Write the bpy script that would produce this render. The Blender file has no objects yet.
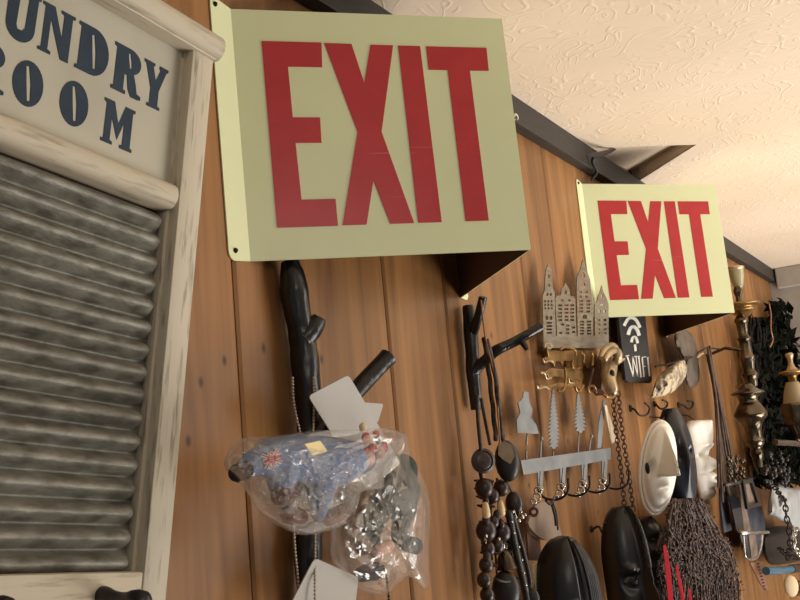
import bpy, bmesh, math, random
from mathutils import Vector, Matrix, noise
random.seed(11)
PI = math.pi
V = Vector
COL = bpy.context.scene.collection

# ------------------------------------------------------------------ camera
FPX, YAW, PITCH, ROLL, CD = 937.3, 1.03320, 0.16962, -0.092585, 0.57393
fwd = V((math.sin(YAW)*math.cos(PITCH), math.cos(YAW)*math.cos(PITCH), math.sin(PITCH)))
r0 = V((math.cos(YAW), -math.sin(YAW), 0)); u0 = r0.cross(fwd)
cR = math.cos(ROLL)*r0 + math.sin(ROLL)*u0
cU = -math.sin(ROLL)*r0 + math.cos(ROLL)*u0
CAM = V((0, -CD, 0))
cam = bpy.data.cameras.new('camera'); cam.sensor_width = 36; cam.lens = FPX/800*36
cam.clip_start = .02
co = bpy.data.objects.new('camera', cam); COL.objects.link(co)
M = Matrix((cR, cU, -fwd)).transposed().to_4x4(); M.translation = CAM
co.matrix_world = M
bpy.context.scene.camera = co

def ray(x, y): return cR*((x-400)/FPX) - cU*((y-300)/FPX) + fwd
def W(x, y, o=0.0):                      # point standing o metres off the back wall
    v = ray(x, y); return CAM + v*((CD-o)/v.y)
def onX(x, y, X):                        # point on the plane X = const
    v = ray(x, y); return CAM + v*(X/v.x)
def onP(x, y, P0, n):
    v = ray(x, y); return CAM + v*((P0-CAM).dot(n)/v.dot(n))
def mpp(P): return (P-CAM).dot(fwd)/FPX   # metres per photo unit at P
def crop(s, k, ox, oy):
    return [(float(a.split(',')[0])/k+ox, float(a.split(',')[1])/k+oy) for a in s.split()]

# ------------------------------------------------------------------ materials
def L(c):
    f = lambda v: (v/255/12.92) if v/255 <= .04045 else ((v/255+.055)/1.055)**2.4
    return (f(c[0]), f(c[1]), f(c[2]), 1)
def mat(name, c1, rough=.6, metal=0.0, c2=None, scale=20, stretch=(1, 1, 1), bump=0.0, bscale=None, detail=4, lo=.35, hi=.65, spec=None, coat=0, dist=0.0, bdist=.003):
    m = bpy.data.materials.new(name); m.use_nodes = True
    nt = m.node_tree; b = nt.nodes['Principled BSDF']
    b.inputs['Base Color'].default_value = L(c1); b.inputs['Roughness'].default_value = rough
    b.inputs['Metallic'].default_value = metal
    if spec is not None: b.inputs['Specular IOR Level'].default_value = spec
    if coat: b.inputs['Coat Weight'].default_value = coat
    if c2 or bump:
        tc = nt.nodes.new('ShaderNodeTexCoord'); mp = nt.nodes.new('ShaderNodeMapping')
        mp.inputs['Scale'].default_value = stretch
        nt.links.new(tc.outputs['Object'], mp.inputs['Vector'])
        nz = nt.nodes.new('ShaderNodeTexNoise'); nz.inputs['Scale'].default_value = scale; nz.inputs['Detail'].default_value = detail
        nz.inputs['Distortion'].default_value = dist
        nt.links.new(mp.outputs[0], nz.inputs['Vector'])
        if c2:
            cr = nt.nodes.new('ShaderNodeValToRGB')
            cr.color_ramp.elements[0].position = lo; cr.color_ramp.elements[0].color = L(c1)
            cr.color_ramp.elements[1].position = hi; cr.color_ramp.elements[1].color = L(c2)
            nt.links.new(nz.outputs[0], cr.inputs[0]); nt.links.new(cr.outputs[0], b.inputs['Base Color'])
        if bump:
            n2 = nz
            if bscale:
                n2 = nt.nodes.new('ShaderNodeTexNoise'); n2.inputs['Scale'].default_value = bscale; n2.inputs['Detail'].default_value = 3
                nt.links.new(mp.outputs[0], n2.inputs['Vector'])
            bp = nt.nodes.new('ShaderNodeBump'); bp.inputs['Strength'].default_value = bump; bp.inputs['Distance'].default_value = bdist
            nt.links.new(n2.outputs[0], bp.inputs['Height']); nt.links.new(bp.outputs[0], b.inputs['Normal'])
    return m

def wall_wood():
    m = bpy.data.materials.new('pine_planks'); m.use_nodes = True
    nt = m.node_tree; N = nt.nodes.new; Lk = nt.links.new; b = nt.nodes['Principled BSDF']
    tc = N('ShaderNodeTexCoord')
    at = N('ShaderNodeAttribute'); at.attribute_name = 'plank'
    add = N('ShaderNodeVectorMath'); add.operation = 'ADD'
    sc = N('ShaderNodeVectorMath'); sc.operation = 'SCALE'; sc.inputs['Scale'].default_value = 7
    Lk(at.outputs['Color'], sc.inputs[0]); Lk(tc.outputs['Object'], add.inputs[0]); Lk(sc.outputs[0], add.inputs[1])
    mp = N('ShaderNodeMapping'); mp.inputs['Scale'].default_value = (22, 10, 1.3); Lk(add.outputs[0], mp.inputs['Vector'])
    n1 = N('ShaderNodeTexNoise'); n1.inputs['Scale'].default_value = 1.6; n1.inputs['Detail'].default_value = 6; n1.inputs['Distortion'].default_value = .6
    Lk(mp.outputs[0], n1.inputs['Vector'])
    cr = N('ShaderNodeValToRGB'); e = cr.color_ramp.elements
    e[0].position = .25; e[0].color = L((106, 70, 38)); e[1].position = .75; e[1].color = L((164, 117, 70))
    Lk(n1.outputs[0], cr.inputs[0])
    mp2 = N('ShaderNodeMapping'); mp2.inputs['Scale'].default_value = (180, 10, 6); Lk(add.outputs[0], mp2.inputs['Vector'])
    n2 = N('ShaderNodeTexNoise'); n2.inputs['Scale'].default_value = 1; n2.inputs['Detail'].default_value = 3; Lk(mp2.outputs[0], n2.inputs['Vector'])
    mx = N('ShaderNodeMix'); mx.data_type = 'RGBA'; mx.blend_type = 'MULTIPLY'; mx.inputs['Factor'].default_value = .35
    Lk(cr.outputs[0], mx.inputs['A'])
    c2 = N('ShaderNodeValToRGB'); c2.color_ramp.elements[0].color = (.45, .4, .36, 1); c2.color_ramp.elements[1].position = .6
    Lk(n2.outputs[0], c2.inputs[0]); Lk(c2.outputs[0], mx.inputs['B'])
    # knots
    mp3 = N('ShaderNodeMapping'); mp3.inputs['Scale'].default_value = (6.5, 1, 4.2)
    sx_ = N('ShaderNodeSeparateXYZ'); cx_ = N('ShaderNodeCombineXYZ'); Lk(add.outputs[0], mp3.inputs['Vector'])
    Lk(mp3.outputs[0], sx_.inputs[0]); Lk(sx_.outputs['X'], cx_.inputs['X']); Lk(sx_.outputs['Z'], cx_.inputs['Y'])
    vo = N('ShaderNodeTexVoronoi'); vo.voronoi_dimensions = '2D'; vo.inputs['Scale'].default_value = 1; Lk(cx_.outputs[0], vo.inputs['Vector'])
    kr = N('ShaderNodeValToRGB'); k = kr.color_ramp.elements
    k[0].position = .008; k[0].color = (.06, .03, .02, 1); k[1].position = .028; k[1].color = (1, 1, 1, 1)
    Lk(vo.outputs['Distance'], kr.inputs[0])
    mk = N('ShaderNodeMix'); mk.data_type = 'RGBA'; mk.blend_type = 'MULTIPLY'; mk.inputs['Factor'].default_value = .8
    Lk(mx.outputs['Result'], mk.inputs['A']); Lk(kr.outputs[0], mk.inputs['B'])
    # plank to plank tone
    hv = N('ShaderNodeHueSaturation'); mr = N('ShaderNodeMapRange')
    mr.inputs['To Min'].default_value = .82; mr.inputs['To Max'].default_value = 1.12
    Lk(at.outputs['Fac'], mr.inputs['Value']); Lk(mr.outputs[0], hv.inputs['Value']); Lk(mk.outputs['Result'], hv.inputs['Color'])
    Lk(hv.outputs[0], b.inputs['Base Color'])
    b.inputs['Roughness'].default_value = .42; b.inputs['Specular IOR Level'].default_value = .3
    bp = N('ShaderNodeBump'); bp.inputs['Strength'].default_value = .12; bp.inputs['Distance'].default_value = .002
    Lk(n2.outputs[0], bp.inputs['Height']); Lk(bp.outputs[0], b.inputs['Normal'])
    return m

def plaster():
    m = bpy.data.materials.new('swirled_plaster'); m.use_nodes = True
    nt = m.node_tree; N = nt.nodes.new; Lk = nt.links.new; b = nt.nodes['Principled BSDF']
    tc = N('ShaderNodeTexCoord')
    n0 = N('ShaderNodeTexNoise'); n0.inputs['Scale'].default_value = 9; n0.inputs['Detail'].default_value = 1.5
    Lk(tc.outputs['Object'], n0.inputs['Vector'])
    mm = N('ShaderNodeVectorMath'); mm.operation = 'SCALE'; mm.inputs['Scale'].default_value = .42
    Lk(n0.outputs['Color'], mm.inputs[0])
    ad = N('ShaderNodeVectorMath'); ad.operation = 'ADD'; Lk(tc.outputs['Object'], ad.inputs[0]); Lk(mm.outputs[0], ad.inputs[1])
    wv = N('ShaderNodeTexVoronoi'); wv.feature = 'SMOOTH_F1'; wv.inputs['Scale'].default_value = 17; wv.inputs['Smoothness'].default_value = .25
    Lk(ad.outputs[0], wv.inputs['Vector'])
    sn = N('ShaderNodeMath'); sn.operation = 'MULTIPLY'; sn.inputs[1].default_value = 15; Lk(wv.outputs['Distance'], sn.inputs[0])
    s2 = N('ShaderNodeMath'); s2.operation = 'SINE'; Lk(sn.outputs[0], s2.inputs[0])
    pw = N('ShaderNodeMapRange'); pw.inputs['From Min'].default_value = .5; pw.inputs['From Max'].default_value = 1; Lk(s2.outputs[0], pw.inputs['Value'])
    n3 = N('ShaderNodeTexNoise'); n3.inputs['Scale'].default_value = 14; Lk(tc.outputs['Object'], n3.inputs['Vector'])
    mk = N('ShaderNodeMapRange'); mk.inputs['From Min'].default_value = .36; mk.inputs['From Max'].default_value = .52; Lk(n3.outputs[0], mk.inputs['Value'])
    ml = N('ShaderNodeMath'); ml.operation = 'MULTIPLY'; Lk(pw.outputs[0], ml.inputs[0]); Lk(mk.outputs[0], ml.inputs[1])
    bp = N('ShaderNodeBump'); bp.inputs['Strength'].default_value = .36; bp.inputs['Distance'].default_value = .002
    Lk(ml.outputs[0], bp.inputs['Height']); Lk(bp.outputs[0], b.inputs['Normal'])
    n4 = N('ShaderNodeTexNoise'); n4.inputs['Scale'].default_value = 3; Lk(tc.outputs['Object'], n4.inputs['Vector'])
    cr = N('ShaderNodeValToRGB'); cr.color_ramp.elements[0].position = .3; cr.color_ramp.elements[0].color = L((222, 203, 178)); cr.color_ramp.elements[1].position = .7; cr.color_ramp.elements[1].color = L((233, 214, 192))
    Lk(n4.outputs[0], cr.inputs[0]); Lk(cr.outputs[0], b.inputs['Base Color'])
    b.inputs['Roughness'].default_value = .55
    return m

def film(name, tint=(235, 232, 228), base=.10, edge=.75):
    m = bpy.data.materials.new(name); m.use_nodes = True
    nt = m.node_tree; N = nt.nodes.new; Lk = nt.links.new
    b = nt.nodes['Principled BSDF']; out = nt.nodes['Material Output']
    b.inputs['Base Color'].default_value = L(tint); b.inputs['Roughness'].default_value = .16
    b.inputs['Specular IOR Level'].default_value = 1.0
    tr = N('ShaderNodeBsdfTransparent'); tr.inputs[0].default_value = (.97, .97, .97, 1)
    gl = N('ShaderNodeBsdfGlossy'); gl.inputs['Roughness'].default_value = .14; gl.inputs['Color'].default_value = (1, 1, 1, 1)
    lw = N('ShaderNodeLayerWeight'); lw.inputs['Blend'].default_value = .35
    mr = N('ShaderNodeMapRange'); mr.inputs['To Min'].default_value = base; mr.inputs['To Max'].default_value = edge
    Lk(lw.outputs['Facing'], mr.inputs['Value'])
    ms = N('ShaderNodeMixShader'); Lk(mr.outputs[0], ms.inputs[0]); Lk(tr.outputs[0], ms.inputs[1]); 
    m2 = N('ShaderNodeMixShader'); m2.inputs[0].default_value = .6; Lk(b.outputs[0], m2.inputs[1]); Lk(gl.outputs[0], m2.inputs[2])
    Lk(m2.outputs[0], ms.inputs[2]); Lk(ms.outputs[0], out.inputs['Surface'])
    return m

def lettering_red():
    m = mat('sign_red', (176, 34, 42), .32, c2=(168, 30, 38), scale=30)
    nt = m.node_tree; N = nt.nodes.new; Lk = nt.links.new; b = nt.nodes['Principled BSDF']
    tc = N('ShaderNodeTexCoord'); mp = N('ShaderNodeMapping'); mp.inputs['Scale'].default_value = (6, 6, 420)
    Lk(tc.outputs['Object'], mp.inputs['Vector'])
    nz = N('ShaderNodeTexNoise'); nz.inputs['Scale'].default_value = 1; nz.inputs['Detail'].default_value = 1; Lk(mp.outputs[0], nz.inputs['Vector'])
    cr = N('ShaderNodeValToRGB'); cr.color_ramp.elements[0].position = .74; cr.color_ramp.elements[0].color = (0, 0, 0, 1)
    cr.color_ramp.elements[1].position = .78; cr.color_ramp.elements[1].color = (.4, .4, .4, 1); Lk(nz.outputs[0], cr.inputs[0])
    old = b.inputs['Base Color'].links[0].from_socket
    mx = N('ShaderNodeMix'); mx.data_type = 'RGBA'; Lk(cr.outputs[0], mx.inputs['Factor']); Lk(old, mx.inputs['A']); mx.inputs['B'].default_value = L((215, 150, 130))
    Lk(mx.outputs['Result'], b.inputs['Base Color'])
    return m

MT = dict(
    wall=wall_wood(), plaster=plaster(),
    gap=mat('dark_gap', (30, 18, 10), .9),
    trim=mat('black_trim', (34, 29, 26), .6, c2=(48, 40, 34), scale=30, stretch=(1, 6, 6)),
    floor=mat('floor_boards', (96, 70, 50), .6, c2=(74, 52, 38), scale=4, stretch=(1, 12, 1)),
    farwall=mat('far_wall', (176, 166, 156), .8, c2=(160, 150, 140), scale=9, bump=.2),
    white_wood=mat('whitewashed_wood', (192, 182, 162), .65, c2=(96, 82, 66), scale=5, stretch=(46, 40, 5), lo=.54, hi=.8, bump=.15, detail=7),
    white_rail=mat('whitewashed_rail', (190, 178, 156), .6, c2=(112, 96, 76), scale=5, stretch=(5, 30, 44), lo=.54, hi=.84, bump=.15, detail=7),
    panel=mat('painted_panel', (178, 172, 154), .7, c2=(156, 149, 132), scale=9, lo=.4, hi=.8),
    navy=mat('stencil_navy', (14, 36, 54), .7, c2=(22, 44, 60), scale=60),
    galv=mat('corrugated_zinc', (132, 129, 118), .5, .25, c2=(88, 84, 74), scale=60, stretch=(1, 1, 2.5), bump=.2, bscale=200, lo=.36, hi=.68, detail=7),
    black_gloss=mat('black_gloss', (16, 15, 15), .4, c2=(26, 23, 22), scale=60),
    peg=mat('black_peg', (20, 20, 26), .38),
    cream=mat('sign_cream', (214, 218, 174), .36, c2=(207, 211, 168), scale=5, lo=.3, hi=.7),
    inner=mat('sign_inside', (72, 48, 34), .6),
    red=lettering_red(),
    screw=mat('dark_screw', (36, 32, 30), .4, .8),
    branch=mat('black_painted_branch', (14, 13, 13), .3, c2=(30, 28, 28), scale=14, stretch=(1, 1, .4), bump=.7, bscale=45, bdist=.006),
    card=mat('white_card', (168, 164, 158), .5, c2=(158, 154, 147), scale=6),
    chain=mat('ball_chain', (176, 164, 148), .35, .6),
    darkchain=mat('dark_chain', (46, 40, 36), .4, .8),
    film=film('clear_plastic_film', base=.085, edge=.62), film2=film('clear_plastic_film_thin', base=.08, edge=.5),
    blue=mat('blue_cloth', (112, 136, 172), .85, c2=(88, 110, 146), scale=18, bump=.2, bscale=120),
    brown=mat('brown_felt', (96, 54, 42), .8, c2=(74, 40, 32), scale=24),
    darkfelt=mat('dark_felt', (30, 30, 36), .8),
    green=mat('dark_green_cloth', (46, 52, 46), .85, c2=(64, 70, 66), scale=22, bump=.2, bscale=120),
    pink=mat('pink_felt', (196, 150, 130), .8), creamcloth=mat('cream_cloth', (206, 186, 152), .8),
    redcloth=mat('red_cloth', (176, 44, 48), .8), whitecloth=mat('white_cloth', (214, 208, 200), .8),
    greencheck=mat('green_cloth', (86, 112, 96), .8), flagblue=mat('flag_blue', (40, 52, 92), .7),
    sticker=mat('cream_sticker', (222, 202, 150), .6), ink=mat('orange_ink', (170, 110, 60), .7),
    leather=mat('black_leather', (22, 18, 17), .45, c2=(34, 27, 24), scale=50, bump=.3),
    cord=mat('dark_braided_cord', (34, 25, 21), .6, c2=(58, 42, 32), scale=160),
    tan=mat('tan_cord', (150, 104, 66), .6), brownbead=mat('brown_wooden_bead', (52, 30, 24), .35, c2=(34, 20, 17), scale=40),
    bone=mat('cream_bone', (214, 186, 140), .5), silver=mat('silver', (190, 186, 180), .25, .9),
    pouchpatch=mat('beige_patch', (168, 150, 124), .7, c2=(150, 130, 106), scale=60),
    steel=mat('brushed_steel', (136, 127, 112), .42, .5, c2=(110, 102, 90), scale=30, stretch=(1, 1, 5)),
    slot=mat('dark_slot', (28, 22, 18), .8),
    zinc=mat('grey_zinc', (142, 147, 151), .4, .4, c2=(124, 129, 133), scale=30),
    brass=mat('aged_brass', (160, 126, 76), .33, .85, c2=(112, 84, 50), scale=40, lo=.4, hi=.7),
    palebrass=mat('pale_brass', (204, 186, 156), .33, .65, c2=(160, 138, 108), scale=30),
    darkbrass=mat('dark_brass', (112, 100, 84), .22, .95, c2=(64, 55, 45), scale=26),
    signblack=mat('sign_black', (22, 20, 24), .55), offwhite=mat('off_white_paint', (206, 202, 192), .6),
    iron=mat('black_iron', (34, 30, 28), .5, .5),
    mottled=mat('mottled_carving', (196, 178, 146), .6, c2=(92, 80, 72), scale=34, detail=5, lo=.42, hi=.62, bump=.5, dist=1.2),
    greycarve=mat('grey_carving', (92, 80, 68), .6, c2=(70, 60, 52), scale=30, bump=.3),
    whitemask=mat('white_mask', (238, 234, 226), .35, c2=(230, 225, 216), scale=8),
    blackmask=mat('black_mask', (20, 21, 24), .3, c2=(30, 30, 33), scale=20, bump=.12, bscale=60),
    maskband=mat('grey_rubbed_band', (58, 58, 62), .4, c2=(34, 34, 38), scale=90, bump=.4),
    navymask=mat('navy_black_mask', (24, 26, 36), .22),
    taupe=mat('taupe_leather', (128, 108, 90), .7, c2=(110, 92, 78), scale=20, bump=.2), ringred=mat('dark_red_ring', (92, 44, 38), .4),
    paper=mat('cream_paper', (206, 188, 160), .7), brownpanel=mat('brown_leather', (92, 62, 46), .6, c2=(76, 50, 38), scale=26),
    twig=mat('speckled_seeds', (58, 40, 36), .6, c2=(112, 90, 80), scale=170, detail=2, lo=.52, hi=.66),
    twig2=mat('dry_sticks', (92, 70, 56), .7, c2=(60, 44, 36), scale=60), ribbon=mat('red_ribbon', (150, 18, 34), .7, spec=.1),
    foliage=mat('dark_foliage', (20, 25, 18), .9, c2=(11, 14, 11), scale=30, spec=.06), vine=mat('dark_vine', (24, 19, 17), .8, spec=.12),
    cloth=mat('pale_grey_cloth', (158, 160, 160), .8, c2=(136, 138, 140), scale=12, bump=.3),
    bluerod=mat('teal_blue_paint', (58, 94, 116), .4), amber=mat('amber_shade', (150, 132, 104), .5),
    bluegrey=mat('blue_grey_leather', (62, 66, 80), .6, c2=(46, 46, 56), scale=30),
    strap=mat('taupe_strap', (120, 102, 88), .6, c2=(96, 80, 70), scale=40),
    oldglass=mat('smoky_glass', (150, 142, 110), .2),
    copper=mat('copper', (150, 108, 86), .45, .5),
)

# ------------------------------------------------------------------ builders
LOC = {}
def tag(o, label, cat, group=None, kind=None):
    if label: o['label'] = label
    if cat: o['category'] = cat
    if group: o['group'] = group
    if kind: o['kind'] = kind
    return o
def thing(name, label, cat, loc, group=None, mw=None):
    o = bpy.data.objects.new(name, None); COL.objects.link(o)
    o.empty_display_size = .03
    if mw is not None: o.matrix_world = mw
    o.location = loc
    LOC[o] = V(loc) if mw is None else None
    return tag(o, label, cat, group)

class MB:
    def __init__(s): s.bm = bmesh.new()
    def box(s, c, size, ax=None, bev=0):
        ax = ax or (V((1, 0, 0)), V((0, 1, 0)), V((0, 0, 1)))
        h = [d/2 for d in size]; vs = []
        for i in (-1, 1):
            for j in (-1, 1):
                for k in (-1, 1):
                    vs.append(s.bm.verts.new(V(c)+ax[0]*(i*h[0])+ax[1]*(j*h[1])+ax[2]*(k*h[2])))
        fs = [s.bm.faces.new([vs[q] for q in f]) for f in ((0, 1, 3, 2), (4, 6, 7, 5), (0, 4, 5, 1), (2, 3, 7, 6), (0, 2, 6, 4), (1, 5, 7, 3))]
        if bev:
            es = {e for f in fs for e in f.edges}
            bmesh.ops.bevel(s.bm, geom=list(es), offset=bev, segments=2, affect='EDGES', profile=.5)
        return s
    def prism(s, pts, vec):
        vec = V(vec); a = [s.bm.verts.new(p) for p in pts]; b = [s.bm.verts.new(V(p)+vec) for p in pts]
        s.bm.faces.new(a); s.bm.faces.new(b[::-1]); n = len(a)
        for i in range(n): s.bm.faces.new((a[i], b[i], b[(i+1) % n], a[(i+1) % n]))
        return s
    def plate(s, outer, holes, vec):
        vec = V(vec); es = []; loops = []
        for lp in [outer]+holes:
            vs = [s.bm.verts.new(p) for p in lp]; loops.append(vs)
            es += [s.bm.edges.new((vs[i], vs[(i+1) % len(vs)])) for i in range(len(vs))]
        r = bmesh.ops.triangle_fill(s.bm, use_beauty=True, use_dissolve=False, edges=es)
        fs = [g for g in r['geom'] if isinstance(g, bmesh.types.BMFace)]
        mp = {}
        for f in fs:
            nv = []
            for v in f.verts:
                if v not in mp: mp[v] = s.bm.verts.new(v.co+vec)
                nv.append(mp[v])
            s.bm.faces.new(nv[::-1])
        for vs in loops:
            n = len(vs)
            for i in range(n):
                a, b = vs[i], vs[(i+1) % n]
                if a in mp and b in mp: s.bm.faces.new((a, b, mp[b], mp[a]))
        return s
    def tube(s, pts, r, n=8, closed=False, cap=True):
        pts = [V(p) for p in pts]; m = len(pts); rs = r if isinstance(r, (list, tuple)) else [r]*m
        rings = []; up = None
        for i, p in enumerate(pts):
            if closed: t = pts[(i+1) % m]-pts[i-1]
            else: t = pts[min(i+1, m-1)]-pts[max(i-1, 0)]
            if t.length < 1e-9: t = V((0, 0, 1))
            t.normalize()
            if up is None:
                up = V((0, 0, 1)) if abs(t.z) < .9 else V((1, 0, 0))
            a = (up-t*up.dot(t))
            if a.length < 1e-6: a = t.orthogonal()
            a.normalize(); up = a; b = t.cross(a)
            rings.append([s.bm.verts.new(p+(a*math.cos(2*PI*k/n)+b*math.sin(2*PI*k/n))*rs[i]) for k in range(n)])
        for i in range(m if closed else m-1):
            A, B = rings[i], rings[(i+1) % m]
            for k in range(n): s.bm.faces.new((A[k], A[(k+1) % n], B[(k+1) % n], B[k]))
        if cap and not closed:
            s.bm.faces.new(rings[0][::-1]); s.bm.faces.new(rings[-1])
        return s
    def lathe(s, P, axis, prof, n=20, sx=1.0):
        axis = V(axis).normalized(); a = axis.orthogonal().normalized(); b = axis.cross(a); P = V(P)
        rings = []
        for r, h in prof:
            r = max(r, 1e-5)
            rings.append([s.bm.verts.new(P+axis*h+(a*math.cos(2*PI*k/n)+b*math.sin(2*PI*k/n))*r) for k in range(n)])
        for A, B in zip(rings, rings[1:]):
            for k in range(n): s.bm.faces.new((A[k], A[(k+1) % n], B[(k+1) % n], B[k]))
        s.bm.faces.new(rings[0][::-1]); s.bm.faces.new(rings[-1])
        return s
    def ell(s, P, rad, ax=None, nu=14, nv=9):
        ax = ax or (V((1, 0, 0)), V((0, 1, 0)), V((0, 0, 1))); P = V(P)
        if not isinstance(rad, (tuple, list)): rad = (rad,)*3
        top = s.bm.verts.new(P+ax[2]*rad[2]); bot = s.bm.verts.new(P-ax[2]*rad[2]); rings = []
        for j in range(1, nv):
            th = PI*j/nv
            rings.append([s.bm.verts.new(P+ax[0]*(rad[0]*math.sin(th)*math.cos(2*PI*i/nu))+ax[1]*(rad[1]*math.sin(th)*math.sin(2*PI*i/nu))+ax[2]*(rad[2]*math.cos(th))) for i in range(nu)])
        for i in range(nu):
            s.bm.faces.new((top, rings[0][i], rings[0][(i+1) % nu])); s.bm.faces.new((bot, rings[-1][(i+1) % nu], rings[-1][i]))
        for A, B in zip(rings, rings[1:]):
            for i in range(nu): s.bm.faces.new((A[i], B[i], B[(i+1) % nu], A[(i+1) % nu]))
        return s
    def grid(s, fn, nu, nv):
        g = [[s.bm.verts.new(fn(i/nu, j/nv)) for i in range(nu+1)] for j in range(nv+1)]
        for j in range(nv):
            for i in range(nu): s.bm.faces.new((g[j][i], g[j][i+1], g[j+1][i+1], g[j+1][i]))
        return s
    def build(s, name, m, parent=None, smooth=None, local=False, loc=None, mods=None):
        bm = s.bm
        bmesh.ops.recalc_face_normals(bm, faces=bm.faces)
        if not local:
            if parent is not None: base = LOC[parent]
            else:
                if loc is None:
                    xs = [v.co for v in bm.verts]; loc = V((sum(c.x for c in xs)/len(xs), sum(c.y for c in xs)/len(xs), sum(c.z for c in xs)/len(xs)))
                base = V(loc)
            here = base
            bmesh.ops.translate(bm, verts=bm.verts, vec=-here)
        me = bpy.data.meshes.new(name); bm.to_mesh(me); bm.free()
        for mm in (m if isinstance(m, (list, tuple)) else [m]): me.materials.append(mm)
        if smooth:
            me.shade_smooth()
            if smooth < 3: me.set_sharp_from_angle(angle=smooth)
        o = bpy.data.objects.new(name, me); COL.objects.link(o)
        if parent is not None:
            o.parent = parent; LOC[o] = LOC[parent] if not local else None
        elif not local: o.location = base; LOC[o] = base
        for md in (mods or []):
            x = o.modifiers.new(md[0].lower(), md[0])
            for k, v in md[1].items(): setattr(x, k, v)
        return o
OUT = V((0, -1, 0))
def cf(P):                              # upright frame of a hanging piece turned towards the room
    d = V((P.x-CAM.x, P.y-CAM.y, 0)).normalized(); u = V((-d.y, d.x, 0))*-1
    return u, d, V((0, 0, 1))
def ring(c, r, tr, n=12, m=6):
    u, d, v = cf(c); return MB().tube([c+u*(math.cos(2*PI*a/n)*r)+v*(math.sin(2*PI*a/n)*r) for a in range(n)], tr, m, closed=True)
def struct(o): o['kind'] = 'structure'; return o
def smoothpath(pts, k=6):
    pts = [V(p) for p in pts]; out = []
    for i in range(len(pts)-1):
        p0 = pts[max(i-1, 0)]; p1 = pts[i]; p2 = pts[i+1]; p3 = pts[min(i+2, len(pts)-1)]
        for j in range(k):
            t = j/k
            out.append(.5*((2*p1)+(p2-p0)*t+(2*p0-5*p1+4*p2-p3)*t*t+(3*p1-p0-3*p2+p3)*t**3))
    out.append(pts[-1]); return out
def lerps(vals, k):
    out = []
    for a, b in zip(vals, vals[1:]): out += [a+(b-a)*j/k for j in range(k)]
    return out+[vals[-1]]

# ------------------------------------------------------------------ setting
ZC, ZF, X0, X1, YF = .5622, -1.85, -1.6, 3.6, -3.2
seams = [-1.6, -1.33, -1.06, -.8, -.53, -.27, 0.0, .24, .45, .663, .93, 1.079, 1.345, 1.49, 1.76, 2.03, 2.21, 2.47, 2.74, 3.0, 3.27, 3.6]
b = MB(); cl = b.bm.loops.layers.color.new('plank'); rr = random.Random(5)
for a, c in zip(seams, seams[1:]):
    g = .0021
    n0 = len(b.bm.faces)
    pts = [(a+g, .0, 0), (a+g+.0025, -.0, 0)]
    prof = [V((a+g*.4, .012, 0)), V((a+g*.4, .002, 0)), V((a+g+.002, 0, 0)), V((c-g-.002, 0, 0)), V((c-g*.4, .002, 0)), V((c-g*.4, .012, 0))]
    b.prism([p+V((0, 0, ZF)) for p in prof], (0, 0, ZC-ZF+.03))
    q = rr.random(); b.bm.faces.ensure_lookup_table()
    for f in b.bm.faces[n0:]:
        for lp in f.loops: lp[cl] = (q, (q*7.3) % 1, (q*3.1) % 1, 1)
b.box((1.0, .02, (ZF+ZC)/2), (5.2, .016, ZC-ZF+.06))
wall = struct(b.build('wall_back', MT['wall'], loc=(0, 0, 0)))
wall.data.materials.append(MT['gap'])
for p in wall.data.polygons[-6:]: p.material_index = 1

# ceiling with the lifted triangular corner of board beside the wall
A, B_, C_ = V((1.687, .0, ZC)), V((1.85, -.185, ZC)), V((2.03, .0, ZC))
b = MB()
outer = [V((X0, YF, ZC)), V((X1+.1, YF, ZC)), V((X1+.1, 0, ZC)), C_.copy(), B_.copy(), A.copy(), V((X0, 0, ZC))]
b.prism(outer, (0, 0, .004))
Cu = C_+V((0, 0, .03)); Bu = B_+V((0, 0, .022))
for f in ((A, B_, Bu), (A, Bu, Cu), (B_, C_, Cu), (B_, Cu, Bu), (A+V((0, .02, 0)), Cu+V((0, .02, 0)), C_+V((0, .02, 0)))):
    b.bm.faces.new([b.bm.verts.new(p) for p in f])
for e0, e1 in ((A, Cu), (Cu, C_)):
    b.bm.faces.new([b.bm.verts.new(p) for p in (e0, e1, e1+V((0, .02, 0)), e0+V((0, .02, 0)))])
ceil = struct(b.build('ceiling', MT['plaster'], loc=(0, 0, 0)))
b = MB(); b.box(((X0+X1)/2, YF/2, ZF-.02), (X1-X0+.2, -YF+.2, .04)); struct(b.build('floor', MT['floor'], loc=(0, 0, 0)))
b = MB(); b.box((X1+.03, YF/2, (ZF+ZC)/2), (.06, -YF, ZC-ZF)); struct(b.build('wall_right', MT['farwall'], loc=(0, 0, 0)))
b = MB(); b.box(((X0+X1)/2, -.011, .539), (X1-X0, .022, .0464), bev=.002); struct(b.build('trim_1', MT['trim'], loc=(0, 0, 0)))
b = MB(); b.box((X1-.014, YF/2-.012, .525), (.028, -YF-.03, .074), bev=.004); struct(b.build('trim_2', MT['farwall'], loc=(0, 0, 0)))

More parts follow.
